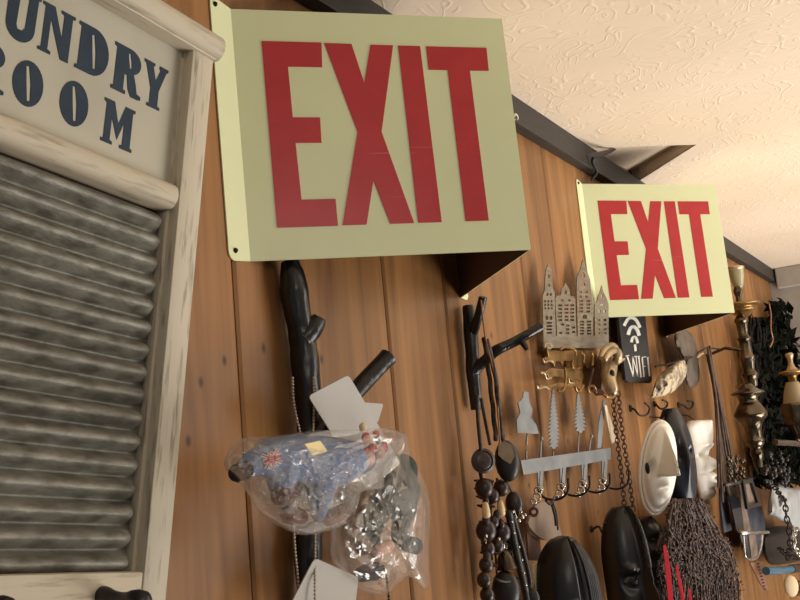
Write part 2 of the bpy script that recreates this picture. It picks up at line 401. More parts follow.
# ------------------------------------------------------------------ exit signs
SW, SH, SA = .29546, .26, .73782
E_ = [[(.0285, .2263), (.0903, .2263), (.0885, .1995), (.0532, .1995), (.0535, .1455), (.0815, .1455), (.0806, .1188), (.0541, .1188), (.0551, .0600), (.0896, .0600), (.0896, .0323), (.0285, .0323)],
      [(.0929, .2260), (.1220, .2256), (.1315, .1832), (.1424, .2253), (.1670, .2253), (.1447, .1301), (.1694, .0327), (.1438, .0327), (.1308, .0785), (.1191, .0327), (.0943, .0327), (.1192, .1302)],
      [(.1725, .2252), (.1969, .2252), (.1992, .0328), (.1737, .0328)],
      [(.2036, .2252), (.2727, .2252), (.2720, .1989), (.2502, .1989), (.2514, .0329), (.2256, .0329), (.2249, .1989), (.2036, .1989)]]
def exit_sign(X, Z, rho, label, screws):
    root = thing('exit_sign', label, 'sign', (X, -.0005, Z), 'exit signs', mw=Matrix.Rotation(-rho, 4, 'Y'))
    ca, sa = math.cos(SA), math.sin(SA); T = .0014
    nrm = V((-sa, -ca, 0)); fu = V((ca, -sa, 0)); ru = V((ca, sa, 0)); rn = V((sa, -ca, 0))
    def flange(x0, x1, rleft):
        c = .008; pts = []
        def arc(cx, cz, a0):
            for k in range(5):
                a = a0+PI/2*k/4; pts.append(V((cx+c*math.cos(a), 0, cz+c*math.sin(a))))
        if rleft:
            pts.extend([V((x1, 0, 0)), V((x1, 0, SH))]); arc(x0+c, SH-c+.004, PI/2); arc(x0+c, c-.002, PI)
        else:
            pts.extend([V((x0, 0, SH)), V((x0, 0, 0))]); arc(x1-c, c-.002, -PI/2); arc(x1-c, SH-c+.004, 0)
        return MB().prism(pts, (0, -T, 0))
    flange(-.030, .0005, True).build('mounting_flange', MT['cream'], root, local=True)
    fl2 = flange(2*SW*ca-.0005, 2*SW*ca+.021, False)
    fl2.build('mounting_flange', MT['cream'], root, local=True)
    def panel(P0, u, n, nm):
        q = MB()
        q.prism([P0, P0+u*SW, P0+u*SW+V((0, 0, SH)), P0+V((0, 0, SH))], -n*T)
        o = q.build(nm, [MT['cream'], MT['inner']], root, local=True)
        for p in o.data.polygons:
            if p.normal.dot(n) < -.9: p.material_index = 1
        return o
    panel(V((0, -T, 0)), fu, nrm, 'front_panel')
    apex = V((0, -T, 0))+fu*SW
    panel(apex+ru*SW, -ru, rn, 'rear_panel')
    for lt in E_:
        MB().prism([V((0, -T, 0))+fu*x+V((0, 0, z)) for x, z in lt], nrm*.0006).build('letter', MT['red'], root, local=True)
    for (sx, sz) in screws:
        q = MB(); q.lathe((sx, -T, sz), OUT, [(.0026, 0), (.0026, .001), (.0016, .0024), (.0004, .0026)], 10); q.build('screw', MT['screw'], root, smooth=.6, local=True)
    return root
exit_sign(.6859, .2023, .0192, 'large cream exit sign with red letters, nearest, beside the washboard', [(-.0235, .2565), (-.021, .008)])
exit_sign(1.6709, .2282, -.0157, 'farther cream exit sign with red letters, behind the steel skyline cutout', [(-.021, .2565), (-.021, .008)])

# ------------------------------------------------------------------ washboard
bh = V((.9916, -.0311, -.1253)); bv = V((.123, -.0697, .99)); bn = bh.cross(bv).normalized(); bv = bn.cross(bh).normalized(); bh.normalize()
BP = V((.5135, -.045, -.0722))
bM = Matrix((bh, -bn, bv)).transposed().to_4x4()
wb = thing('washboard', 'whitewashed wooden washboard with corrugated metal and navy laundry room lettering', 'washboard', BP, mw=bM)
BW = .305
def onB(x, y, out=0):                     # photo point -> board coordinates
    Q = onP(x, y, BP+bn*out, bn)-BP; return Q.dot(bh), Q.dot(bv)
def halfround(b, x0, x1, zc, hz, y0, dep, n=10):
    pts = [V((x0, y0-dep*math.sin(PI*k/n), zc+hz*math.cos(PI*k/n))) for k in range(n+1)]
    pts += [V((x0, y0+.012, zc-hz)), V((x0, y0+.012, zc+hz))]
    return b.prism(pts, (x1-x0, 0, 0))
for sx in (-.0115, -BW+.0115):
    b = MB(); b.box((sx, .009, .15), (.023, .024, .545), bev=.0015)
    inn = -.0238 if sx > -.1 else -BW+.0238
    b.box((inn, .0135, .15), (.0046, .013, .53), bev=.0008)
    b.build('side_stile', MT['white_wood'], wb, smooth=.6, local=True)
b = MB(); halfround(b, -BW-.003, .003, .4325, .0112, -.003, .0095); b.box((-BW/2, .006, .4265), (BW, .024, .012), bev=.001)
b.build('top_rail', MT['white_rail'], wb, smooth=.7, local=True)
b = MB(); halfround(b, -BW+.0262, -.0262, .2925, .0104, .004, .009); b.build('middle_rail', MT['white_rail'], wb, smooth=.7, local=True)
b = MB(); b.box((-BW/2, .012, .36), (BW-.048, .006, .13)); b.build('text_panel', MT['panel'], wb, local=True)
b = MB()
nr = 16; z0, z1 = .006, .280; SN = 14
def corr(i, j):
    x = -BW+.0258+(BW-.0516)*i
    zz = z0+(z1-z0)*j; ph = j*nr*2*PI
    edge = min(1, (1-i)*30, i*30); uu = (j*nr) % 1.0
    hgt = math.sin(PI/2*uu/.5)**1.1 if uu < .5 else math.cos(PI/2*(uu-.5)/.5)**1.1
    return V((x, .0145-.0115*hgt*edge**.5, zz))
b.grid(corr, 40, nr*SN); b.build('corrugated_panel', MT['galv'], wb, smooth=3.1, local=True)
b = MB(); b.box((-BW/2, .009, -.0335), (BW-.046, .022, .084), bev=.0015); b.build('bottom_rail', MT['white_rail'], wb, smooth=.6, local=True)
b = MB(); b.box((-BW/2, .021, .16), (BW-.04, .003, .5)); b.build('back_panel', MT['brownpanel'], wb, local=True)
for i, px in enumerate((-.0575, -.1585, -.2595)):
    pz = -.0065
    b = MB(); b.lathe((px, 0, pz), (.0, -1, -.03), [(.0060, -.003), (.0066, .001), (.0064, .006), (.0048, .012), (.0041, .020), (.0048, .027), (.0066, .032), (.0076, .038), (.0071, .0435), (.0046, .047), (.0006, .0483)], 18)
    b.build('peg', MT['peg'], wb, smooth=3.1, local=True)
# stencilled letters: polygons in a unit box
def arcp(cx, cy, rx, ry, a0, a1, n=14): return [(cx+rx*math.cos(math.radians(a0+(a1-a0)*k/n)), cy+ry*math.sin(math.radians(a0+(a1-a0)*k/n))) for k in range(n+1)]
slot = lambda cx, cy, w, h, t=.05: [(cx-w-t, cy+h), (cx+w*.4-t, cy+h*1.05), (cx+w+t*.3, cy), (cx+w+t, cy-h), (cx-w*.4+t, cy-h*1.05), (cx-w+t*.2, cy)]
G = {
 'U': ([(0, 1), (.46, 1), (.46, .94), (.40, .92), (.38, .3)]+[(.42, .22), (.56, .22)]+[(.64, .3), (.66, .92), (.58, .94), (.58, 1), (1, 1), (1, .94), (.93, .92)]+arcp(.5, .3, .42, .30, 0, -180)+[(.07, .92), (0, .94)], []),
 'N': ([(0, 1), (.36, 1), (.66, .42), (.66, .92), (.56, .94), (.56, 1), (1, 1), (1, .94), (.92, .92), (.92, 0), (.68, 0), (.28, .72), (.28, .08), (.38, .06), (.38, 0), (0, 0), (0, .06), (.09, .08), (.09, .92), (0, .94)], []),
 'D': ([(0, 1), (.5, 1)]+arcp(.5, .5, .5, .5, 90, -90)+[(0, 0), (0, .07), (.08, .09), (.08, .91), (0, .93)], [slot(.52, .5, .055, .34)]),
 'R': ([(0, 1), (.52, 1)]+arcp(.52, .73, .4, .27, 90, -62)+[(.80, .3), (.86, .12), (1, .09), (1, .02), (.9, 0), (.66, 0), (.55, .14), (.48, .42), (.40, .42), (.40, .09), (.48, .07), (.48, 0), (0, 0), (0, .07), (.08, .09), (.08, .91), (0, .93)], [slot(.54, .74, .045, .15, .03)]),
 'Y': ([(0, 1), (.44, 1), (.44, .94), (.38, .92), (.52, .62), (.68, .90), (.62, .94), (.64, 1), (1, 1), (1, .94), (.92, .9), (.68, .42), (.68, .08), (.78, .06), (.78, 0), (.24, 0), (.24, .06), (.34, .08), (.34, .42), (.08, .92), (0, .94)], []),
 'O': (arcp(.5, .5, .5, .5, 0, 360, 28)[:-1], [slot(.5, .5, .07, .36, .06)]),
 'M': ([(0, 1), (.32, 1), (.5, .52), (.68, 1), (1, 1), (1, .93), (.93, .91), (.93, .09), (1, .07), (1, 0), (.60, 0), (.60, .07), (.68, .09), (.68, .62), (.5, .16), (.28, .62), (.28, .09), (.36, .07), (.36, 0), (0, 0), (0, .07), (.08, .09), (.08, .91), (0, .93)], []),
 'A': ([(.38, 1), (.62, 1), (.92, .08), (1, .06), (1, 0), (.58, 0), (.58, .06), (.64, .08), (.60, .26), (.40, .26), (.34, .08), (.42, .06), (.42, 0), (0, 0), (0, .06), (.08, .08)], [[(.44, .36), (.56, .36), (.5, .66)]]),
 'L': ([(0, 1), (.5, 1), (.5, .93), (.42, .91), (.42, .12), (.7, .12), (.9, .36), (1, .36), (1, 0), (0, 0), (0, .07), (.09, .09), (.09, .91), (0, .93)], []),
}
for ch, x0, w, zb, h in (('L', -.2525, .025, .359, .039), ('A', -.2225, .029, .359, .039), ('U', -.1895, .0265, .359, .0392), ('N', -.1615, .0275, .3605, .0375), ('D', -.1305, .0285, .3605, .0375), ('R', -.0975, .0285, .3585, .0385), ('Y', -.0685, .0245, .3585, .0375),
                         ('R', -.2085, .027, .3155, .0345), ('O', -.1765, .0238, .3155, .0335), ('O', -.1388, .0243, .3157, .0345), ('M', -.1012, .0292, .3145, .0345)):
    out, holes = G[ch]; f = lambda p: V((x0+.0072+w*p[0], .009, zb+.0022+h*p[1]))
    b = MB()
    if holes: b.plate([f(p) for p in out], [[f(p) for p in hl] for hl in holes], (0, -.0005, 0))
    else: b.prism([f(p) for p in out], (0, -.0005, 0))
    b.build('letter', MT['navy'], wb, local=True)

# ------------------------------------------------------------------ branch hooks
def limb(pts, k=6, n=10, jit=.06):
    P = []; Rr = []
    for x, y, o, r in pts:
        q = W(x, y, o); P.append(q); Rr.append(r*mpp(q))
    P = smoothpath(P, k); Rr = lerps(Rr, k)
    Rr = [r*(1+jit*.5*math.sin(i*.83+r*900)) for i, r in enumerate(Rr)]
    return P, Rr
br = thing('branch_hook', 'thick black painted branch hook with cut stub, below the large exit sign', 'branch hook', W(303, 420, 0))
P, Rr = limb([(290, 262, .016, 9), (293, 280, .018, 13.5), (295, 298, .018, 14.5), (298, 316, .018, 13), (301, 332, .018, 13), (304, 352, .018, 14), (306, 376, .018, 14.5), (308, 402, .018, 13), (310, 440, .018, 13), (310, 480, .018, 12), (309, 530, .018, 13), (308, 556, .018, 15), (310, 600, .018, 12), (311, 660, .018, 11)], jit=.05)
MB().tube(P, Rr, 14).build('trunk', MT['branch'], br, smooth=1.2)
P, Rr = limb([(302, 340, .02, 12), (311, 330, .026, 11), (317, 322, .03, 9), (320, 317, .033, 6.5)], 4)
MB().tube(P, Rr, 12).build('stub', MT['branch'], br, smooth=1.2)
P, Rr = limb([(306, 450, .02, 11), (322, 432, .028, 11), (345, 404, .04, 9.5), (366, 380, .052, 9), (388, 357, .064, 9.5)], 5)
MB().tube(P, Rr, 12).build('side_branch', MT['branch'], br, smooth=1.0)
br2 = thing('branch_hook', 'thin black forked branch hook hung with necklaces, left of the steel skyline', 'branch hook', W(472, 350, 0))
P, Rr = limb([(468, 306, .012, 5.5), (470, 325, .013, 7), (472, 350, .013, 7), (473, 372, .013, 7), (475, 392, .013, 6.5), (476, 410, .012, 5)], 5)
MB().tube(P, Rr, 12).build('trunk', MT['branch'], br2, smooth=1.2)
P, Rr = limb([(472, 335, .014, 5), (476, 324, .026, 5), (480, 310, .038, 4.5), (483, 297, .046, 4.5)], 5)
MB().tube(P, Rr, 10).build('prong', MT['branch'], br2, smooth=1.2)
P, Rr = limb([(473, 372, .014, 6), (484, 361, .03, 5.5), (497, 350, .05, 5.5), (514, 342, .07, 5.2), (528, 334, .088, 4.6), (540, 327, .1, 4.8)], 5)
MB().tube(P, Rr, 10).build('side_branch', MT['branch'], br2, smooth=1.2)
P, Rr = limb([(520, 340, .078, 3.5), (525, 346, .084, 3.2), (527, 350, .086, 2.4)], 4)
MB().tube(P, Rr, 8).build('stub', MT['branch'], br2, smooth=1.2)

# ------------------------------------------------------------------ ball chains, cards, bags
def beads(path, spacing, r, n=6):
    b = MB(); P = [V(p) for p in path]; acc = 0; last = P[0]; b.ell(last, r, nu=n, nv=5)
    for a, c in zip(P, P[1:]):
        d = (c-a).length; t = spacing-acc
        while t <= d:
            b.ell(a.lerp(c, t/d), r, nu=n, nv=5); t += spacing
        acc = (acc+d) % spacing
    b.tube(P, r*.35, 4); return b
def ballchain(px, o, label, grp=None, sp=3.4, r=1.5, m='chain', name='ball_chain'):
    P = [W(x, y, q) for (x, y), q in zip(px, o)]; s = mpp(P[0])
    return tag(beads(smoothpath(P, 8), sp*s, r*s).build(name, MT[m], smooth=3.1), label, 'chain', grp)
ballchain([(292.5, 378), (293.5, 400), (297, 420), (300, 436), (297, 470), (294, 520), (295, 550), (298, 580), (299, 615)], [.04, .041, .042, .043, .043, .043, .043, .044, .044], 'silver ball chain on the left of the thick black branch', 'ball chains on the branch')
ballchain([(313.5, 378), (314, 400), (313.5, 425), (313, 436), (314, 480), (315, 520), (315, 560), (315, 585), (315, 615)], [.042, .044, .046, .047, .047, .047, .049, .056, .058], 'silver ball chain on the right of the branch, hanging over a white card', 'ball chains on the branch')
ballchain([(383, 566), (386, 574), (388, 590), (390, 612)], [.03, .031, .031, .031], 'short dark ball chain below the second plastic bag', 'ball chains on the branch', m='darkchain')

def card(px, o, name, label, cat='tag', rnd=.22, m='card', th=.0012, grp=None):
    P = [W(x, y, q) for (x, y), q in zip(px, o if isinstance(o, (list, tuple)) else [o]*len(px))]
    n = len(P); out = []
    for i in range(n):
        a, c, d = P[i-1], P[i], P[(i+1) % n]
        r = min((a-c).length, (d-c).length)*rnd
        A1 = c+(a-c).normalized()*r; D1 = c+(d-c).normalized()*r
        for k in range(5):
            t = k/4; out.append(A1*(1-t)**2+c*2*t*(1-t)+D1*t*t)
    nn = (P[1]-P[0]).cross(P[2]-P[1]).normalized()
    if nn.y > 0: nn = -nn
    return tag(MB().prism(out, nn*th).build(name, MT[m]), label, cat, grp)
card(crop('322,438 443,374 600,640 500,720', 3, 200, 250), [.058, .068, .062, .056], 'card_tag', 'large white card tag with rounded corners behind the blue toy bag', rnd=.1, grp='white card tags')
card(crop('455,455 548,462 530,520 440,515', 3, 200, 250), .052, 'card_tag', 'small white card corner showing behind the large card and branch tip', rnd=.15, grp='white card tags')
card(crop('350,455 485,515 470,640 280,640 275,600', 3.077, 200, 410), .05, 'card_tag', 'white card tag under the ball chain below the bags', rnd=.12, grp='white card tags')

def bag(px, oc, dep, name, m, label, seed, crease=.3, rings=30, backdep=.2, per=112):
    C0 = V((sum(p[0] for p in px)/len(px), sum(p[1] for p in px)/len(px), 0))
    n = len(px); per_pts = []
    for k in range(per):
        f = k/per*n; i = int(f); t = f-i
        p0, p1, p2, p3 = [V((px[(i+q-1) % n][0], px[(i+q-1) % n][1], 0)) for q in range(4)]
        per_pts.append(.5*((2*p1)+(p2-p0)*t+(2*p0-5*p1+4*p2-p3)*t*t+(3*p1-p0-3*p2+p3)*t**3))
    b = MB(); bm = b.bm
    Sx = mpp(W(C0.x, C0.y, oc))
    def pt(k, r, side):
        q = C0.lerp(per_pts[k % per], r)
        base = math.sqrt(max(0, 1-r**2.4))
        w = V((q.x*.055+seed, q.y*.055, side*3))
        rid = 1-abs(noise.noise(w))*2.2; rid2 = 1-abs(noise.noise(w*2.3+V((5, 1, 2))))*2.2
        rid3 = 1-abs(noise.noise(w*5.1+V((2, 7, 2))))*2.2
        rid4 = 1-abs(noise.noise(w*9+V((4, 4, 2))))*2.2; rid3 += .18*rid4
        h = dep*base*(1 if side > 0 else -backdep)+crease*dep*(rid*.55+rid2*.3+rid3*.16)*(1-r**6)*(1 if side > 0 else .15)
        return W(q.x, q.y, max(oc+h, .004))
    for side in (1, -1):
        cen = bm.verts.new(pt(0, 0, side)); prev = None
        for j in range(1, rings+1):
            ring = [bm.verts.new(pt(k, j/rings, side)) for k in range(per)]
            for k in range(per):
                if prev is None: bm.faces.new((cen, ring[k], ring[(k+1) % per]))
                else: bm.faces.new((prev[k], ring[k], ring[(k+1) % per], prev[(k+1) % per]))
            prev = ring
    bmesh.ops.remove_doubles(bm, verts=bm.verts, dist=1e-5)
    return tag(b.build(name, m, smooth=.9), label, 'bag', 'clear plastic bags')

def blob(parts, name, m, parent, vox=.0022):
    b = MB()
    for P, rad in parts: b.ell(P, rad, nu=14, nv=9)
    return b.build(name, m, parent, smooth=3.1, mods=[('REMESH', dict(mode='VOXEL', voxel_size=vox, use_smooth_shade=True)), ('SMOOTH', dict(factor=.6, iterations=8))])
def chainblob(pts, k=5):
    out = []
    for (a, ra), (c, rc) in zip(pts, pts[1:]):
        for j in range(k): out.append((a.lerp(c, j/k), ra+(rc-ra)*j/k))
    return out+[pts[-1]]
# --- blue toy
o1 = .10
S1 = mpp(W(310, 470, o1))
def D1(x, y, r, do=0): return (W(x, y, o1+do), r*S1)
t1 = thing('stuffed_toy', 'stuffed toy in blue coat with brown paws lying inside upper plastic bag', 'toy', W(310, 470, o1))
body = chainblob([D1(268, 456, 17), D1(300, 458, 25), D1(335, 462, 26), D1(362, 458, 17)])+chainblob([D1(275, 460, 16), D1(255, 462, 13), D1(247, 466, 10)])
body += chainblob([D1(285, 465, 18), D1(281, 482, 14, .006)])+chainblob([D1(322, 478, 18), D1(320, 500, 12, .004), D1(318, 515, 8, .004)])
blob(body, 'coat', MT['blue'], t1)
blob(chainblob([D1(290, 493, 10, .008), D1(281, 495, 11, .008)]), 'paw', MT['brown'], t1)
blob(chainblob([D1(345, 512, 10, .006), D1(328, 518, 9, .006)]), 'paw', MT['brown'], t1)
blob(chainblob([D1(300, 517, 9, .004), D1(288, 515, 9, .004)]), 'paw', MT['brown'], t1)
blob(chainblob([D1(245, 470, 9, .008), D1(237, 473, 9, .008)]), 'foot', MT['darkfelt'], t1)
blob(chainblob([D1(362, 458, 12), D1(376, 452, 9)])+[D1(366, 459, 11, .010), D1(378, 453, 9, .010)], 'head', MT['pink'], t1)
b = MB()
for (x, y, r, dz) in ((366, 438, 6.5, .012), (372, 447, 6, .015), (384, 447, 6.5, .012), (376, 434, 5, .008), (366, 452, 5, .014)):
    P, r = D1(x, y, r, dz); b.ell(P, (r, r*.6, r))
b.build('scarf', MT['redcloth'], t1, smooth=3.1)
b = MB()
for (x, y, r, dz) in ((378, 441, 4.5, .018), (371, 441, 3, .018)):
    P, r = D1(x, y, r, dz); b.ell(P, (r, r*.5, r))
b.build('scarf_check', MT['greencheck'], t1, smooth=3.1)
P, r = D1(363, 427, 5.5, .004); MB().ell(P, (r, r*.7, r*.9)).build('bobble', MT['creamcloth'], t1, smooth=3.1)
# flag patch
pf = thing  # (helper alias not used for the patch itself)
bo = .029
def flagpt(u, v): return W(270.5+u*8.2+v*2.0, 459+v*7.0-u*3.2, o1+bo+.0)
fp = MB().prism([flagpt(-1, -1), flagpt(1, -1), flagpt(1, 1), flagpt(-1, 1)], (0, -.001, 0)).build('flag_patch', MT['flagblue'], t1)
def stripes(lst, dy, nm, m):
    b = MB()
    for (a, c, w) in lst:
        p, q = V(a), V(c); d = (q-p).normalized(); s = V((-d.y, d.x))*w
        b.prism([flagpt(*(p+s))+V((0, -dy, 0)), flagpt(*(q+s))+V((0, -dy, 0)), flagpt(*(q-s))+V((0, -dy, 0)), flagpt(*(p-s))+V((0, -dy, 0))], (0, -.0005, 0))
    return b.build(nm, m, fp)
stripes([((-1, -1), (1, 1), .2), ((-1, 1), (1, -1), .2), ((0, -1), (0, 1), .34), ((-1, 0), (1, 0), .34)], .001, 'white_cross', MT['whitecloth'])
stripes([((-1, -1), (1, 1), .07), ((-1, 1), (1, -1), .07), ((0, -1), (0, 1), .2), ((-1, 0), (1, 0), .2)], .0016, 'red_cross', MT['redcloth'])
bag1 = bag([(228, 470), (224, 462), (232, 447), (246, 437), (275, 436), (310, 431), (350, 430), (385, 428), (404, 435), (402, 447), (384, 470), (383, 487), (362, 492), (357, 508), (345, 524), (325, 532), (300, 535), (277, 525), (262, 515), (249, 495), (240, 484)], .10, .042, 'plastic_bag', MT['film'], 'clear plastic bag round the blue coated toy, with cream price sticker', 3.0, crease=.36, backdep=.6)
q = o1+.044
MB().prism([W(*p, q) for p in crop('374,107 442,92 476,140 410,160', 4.444, 220, 420)], (0, -.0006, 0)).build('price_sticker', MT['sticker'], bag1)
# --- green toy
o2 = .04; S2 = mpp(W(395, 510, o2))
def D2(x, y, r, do=0): return (W(x, y, o2+do), r*S2)
t2 = thing('stuffed_toy', 'stuffed toy in dark green coat with dark boots inside lower plastic bag', 'toy', W(395, 510, o2))
blob(chainblob([D2(402, 470, 17), D2(398, 495, 19), D2(385, 505, 15)])+chainblob([D2(384, 500, 14), D2(374, 520, 12, .006), D2(370, 538, 10, .006)])+chainblob([D2(408, 490, 14), D2(404, 515, 12, .004), D2(400, 535, 10, .004)]), 'coat', MT['green'], t2)
blob(chainblob([D2(415, 546, 9, .006), D2(404, 543, 8, .006)]), 'boot', MT['darkfelt'], t2)
blob(chainblob([D2(364, 546, 9, .004), D2(360, 540, 7, .004)]), 'boot', MT['brown'], t2)
blob(chainblob([D2(376, 552, 7, .002), D2(388, 546, 7, .002)]), 'hand', MT['pink'], t2)
blob(chainblob([D2(375, 571, 9), D2(362, 574, 8)]), 'boot', MT['darkfelt'], t2)
bag([(331, 540), (334, 520), (350, 500), (368, 480), (384, 462), (396, 436), (406, 434), (412, 455), (424, 480), (430, 505), (429, 545), (429, 575), (428, 589), (421, 588), (410, 577), (398, 584), (385, 595), (360, 590), (340, 572), (331, 556)], .04, .03, 'plastic_bag', MT['film2'], 'clear plastic bag with the dark green toy, hanging lower right', 9.0, crease=.3, backdep=.7)

# ------------------------------------------------------------------ necklaces and charms on the thin branch
def cordpath(px, o): return smoothpath([W(x, y, o if not isinstance(o, list) else o[i]) for i, (x, y) in enumerate(px)], 6)
def braid(path, r, turns=40):
    b = MB(); n = len(path)
    for k in range(3):
        pts = []
        m = n*4
        for i in range(m):
            f = i/(m-1)*(n-1); j = min(int(f), n-2); p = path[j].lerp(path[j+1], f-j)
            a = i/m*turns*2*PI+k*2*PI/3
            pts.append(p+V((math.cos(a), math.sin(a)*.8, 0))*r*.7)
        b.tube(pts, r*.6, 5)
    return b
nk = thing('necklace', 'dark braided cord necklace with black leather pouch and beige patch', 'necklace', W(500, 330, .05), 'necklaces on the thin branch')
s2 = mpp(W(500, 450, .05))
braid(cordpath([(484, 338), (489, 375), (493, 410), (496, 440)], .045), 2.5*s2, 24).build('cord', MT['cord'], nk, smooth=3.1)
braid(cordpath([(487, 340), (495, 375), (499, 410), (503, 440)], .052), 2.5*s2, 24).build('cord', MT['cord'], nk, smooth=3.1)
P = W(507, 461, .05); MB().ell(P, (12.5*s2, 7*s2, 21*s2), cf(P)).build('pouch', MT['leather'], nk, smooth=3.1)
MB().prism([onP(x, y, W(507, 455, .05)-cf(P)[1]*9*s2, cf(P)[1]) for x, y in ((498, 444), (504, 441), (511, 445), (514, 456), (510, 464), (503, 460), (498, 455))], (0, -.001, 0)).build('patch', MT['pouchpatch'], nk)
nk2 = thing('necklace', 'tan cord necklace with round striped dark disc pendant', 'necklace', W(480, 400, .04), 'necklaces on the thin branch')
MB().tube(cordpath([(481, 300), (485, 335), (491, 360), (496, 384), (498, 412), (500, 444)], .052), .9*s2, 6).build('cord', MT['tan'], nk2, smooth=3.1)
MB().tube(cordpath([(477, 395), (478, 420), (481, 450)], .035), 2.0*s2, 6).build('cord', MT['cord'], nk2, smooth=3.1)
MB().tube(cordpath([(481, 398), (485, 420), (490, 445)], .035), 1.6*s2, 6).build('cord', MT['cord'], nk2, smooth=3.1)
b = MB(); b.lathe(W(482, 461, .03), -cf(W(482, 461, .03))[1]+V((.5, 0, 0)), [(11*s2, 0), (12.5*s2, 2*s2), (12.5*s2, 4*s2), (10*s2, 5*s2), (9*s2, 4*s2), (6*s2, 5.5*s2), (3*s2, 5*s2), (.5*s2, 6*s2)], 20); b.build('disc', MT['brownbead'], nk2, smooth=.7)
nk3 = thing('charm_string', 'dark charm string with wooden toggles and cream bone drops', 'charm string', W(488, 520, .03), 'necklaces on the thin branch')
MB().tube(cordpath([(481, 470), (484, 500), (487, 535), (488, 570), (489, 610)], .025), 1.5*s2, 6).build('cord', MT['cord'], nk3, smooth=3.1)
MB().tube(cordpath([(497, 478), (499, 505), (501, 535), (502, 560)], .028), 1.5*s2, 6).build('cord', MT['cord'], nk3, smooth=3.1)
for (x, y, l) in ((484, 481, 10), (484, 489, 10), (485, 497, 9), (486, 506, 9), (489, 522, 10), (490, 544, 9), (490, 553, 10), (490, 565, 8)):
    p = W(x, y, .027); fu_ = cf(p)[0]; MB().tube([p-fu_*l*s2+V((0, 0, .002)), p-fu_*l*.4*s2, p+fu_*l*.4*s2, p+fu_*l*s2+V((0, 0, -.002))], [.8*s2, 2.2*s2, 2.2*s2, .8*s2], 8).build('toggle', MT['brownbead'], nk3, smooth=1)
for (x, y, r) in ((484, 488, 9), (501, 488, 8), (492, 496, 7), (486, 531, 10), (501, 532, 10), (493, 522, 6), (497, 546, 7), (488, 549, 7), (510, 545, 6), (486, 565, 7), (484, 580, 7), (487, 595, 7)):
    MB().ell(W(x, y, .034), (r*s2, r*.8*s2, r*1.1*s2), cf(W(x, y, .034))).build('bead', MT['brownbead'], nk3, smooth=3.1)
for (x, y) in ((485, 510), (500, 508.5)):
    b = MB(); b.lathe(W(x, y-8, .04), (0, 0, -1), [(1.5*s2, 0), (3*s2, 2*s2), (4*s2, 8*s2), (4.2*s2, 13*s2), (3*s2, 15*s2), (.5*s2, 15.5*s2)], 12); b.build('bone_drop', MT['bone'], nk3, smooth=1)
nk4 = thing('pendant', 'round dark brown pendant with small silver charm, right of the charm string', 'pendant', W(515, 500, .04), 'necklaces on the thin branch')
MB().tube(cordpath([(505, 478), (510, 488), (514, 496)], .042), 1.2*s2, 6).build('cord', MT['cord'], nk4, smooth=3.1)
MB().ell(W(514, 504, .042), (9*s2, 5*s2, 13*s2), cf(W(514, 504, .042))).build('disc', MT['brownbead'], nk4, smooth=3.1)
b = MB()
for (x, y, r) in ((522, 517, 2.6), (519, 521, 2), (525, 515, 1.8), (521, 512, 1.6), (513, 512, 1.4)): b.ell(W(x, y, .052), r*s2, nu=8, nv=6)
b.tube(cordpath([(514, 510), (518, 520), (524, 514)], .05), .7*s2, 5)
b.build('charm', MT['silver'], nk4, smooth=3.1)
for (x0_, x1_, y0_, y1_, o_) in ((479, 492, 470, 560, .02), (492, 484, 480, 590, .024), (488, 498, 500, 600, .022), (506, 512, 515, 560, .03)):
    MB().tube(cordpath([(x0_, y0_), ((x0_+x1_)/2+2, (y0_+y1_)/2), (x1_, y1_)], o_), 1.1*s2, 6).build('cord', MT['cord'], nk3, smooth=3.1)
for (x, y, r, m_) in ((484, 541, 3, 'darkbrass'), (503, 546, 2.2, 'silver'), (486, 536, 1.6, 'silver'), (499, 539, 1.5, 'silver'), (486, 501, 3, 'brownbead'), (497, 515, 4, 'cord'), (501, 524, 4, 'brownbead'), (486, 520, 4, 'cord'), (487, 557, 4, 'cord')):
    MB().ell(W(x, y, .038), (r*s2, r*s2, r*1.3*s2)).build('bead', MT[m_], nk3, smooth=3.1)
st = thing('studded_strap', 'black braided leather strap with small silver studs and oval end', 'strap', W(520, 550, .03), 'necklaces on the thin branch')
braid(cordpath([(509, 512), (512, 530), (517, 555), (523, 580), (527, 600), (530, 625)], .045), 3.6*s2, 22).build('strap', MT['leather'], st, smooth=3.1)
braid(cordpath([(513, 516), (520, 540), (527, 566), (530, 585), (526, 600)], .038), 2.6*s2, 22).build('strap', MT['leather'], st, smooth=3.1)
for (x, y) in ((512, 522), (514, 533), (519, 547), (522, 560), (524, 573), (526, 585)): MB().ell(W(x, y, .053), 1.3*s2, nu=8, nv=6).build('stud', MT['silver'], st, smooth=3.1)
MB().ell(W(532, 599, .05), (8*s2, 4*s2, 11*s2), cf(W(532, 599, .05))).build('oval_end', MT['leather'], st, smooth=3.1)
be = thing('bell', 'small dull silver bell above the black pouch', 'bell', W(504, 560, .035))
b = MB(); b.lathe(W(504, 549, .035), (0.05, 0, -1), [(1.5*s2, 0), (5*s2, 2*s2), (8*s2, 9*s2), (10*s2, 17*s2), (11*s2, 19*s2), (9.5*s2, 19.5*s2), (1*s2, 14*s2)], 18); b.build('body', MT['darkbrass'], be, smooth=1)
MB().tube([W(504+3.4*math.cos(a*PI/5), 546+3.4*math.sin(a*PI/5), .035) for a in range(10)], .8*s2, 6, closed=True).build('ring', MT['silver'], be, smooth=3.1)
po = thing('pouch', 'black leather pouch at the bottom of the necklace cluster', 'pouch', W(505, 590, .03))
MB().ell(W(506, 590, .035), (14*s2, 8*s2, 19*s2), cf(W(506, 590, .035))).build('body', MT['leather'], po, smooth=3.1)
MB().tube([W(494, 578, .038), W(500, 581, .043), (W(506, 582, .046)), W(512, 581, .043), W(518, 578, .038)], 1.2*s2, 6).build('seam', MT['cord'], po, smooth=3.1)

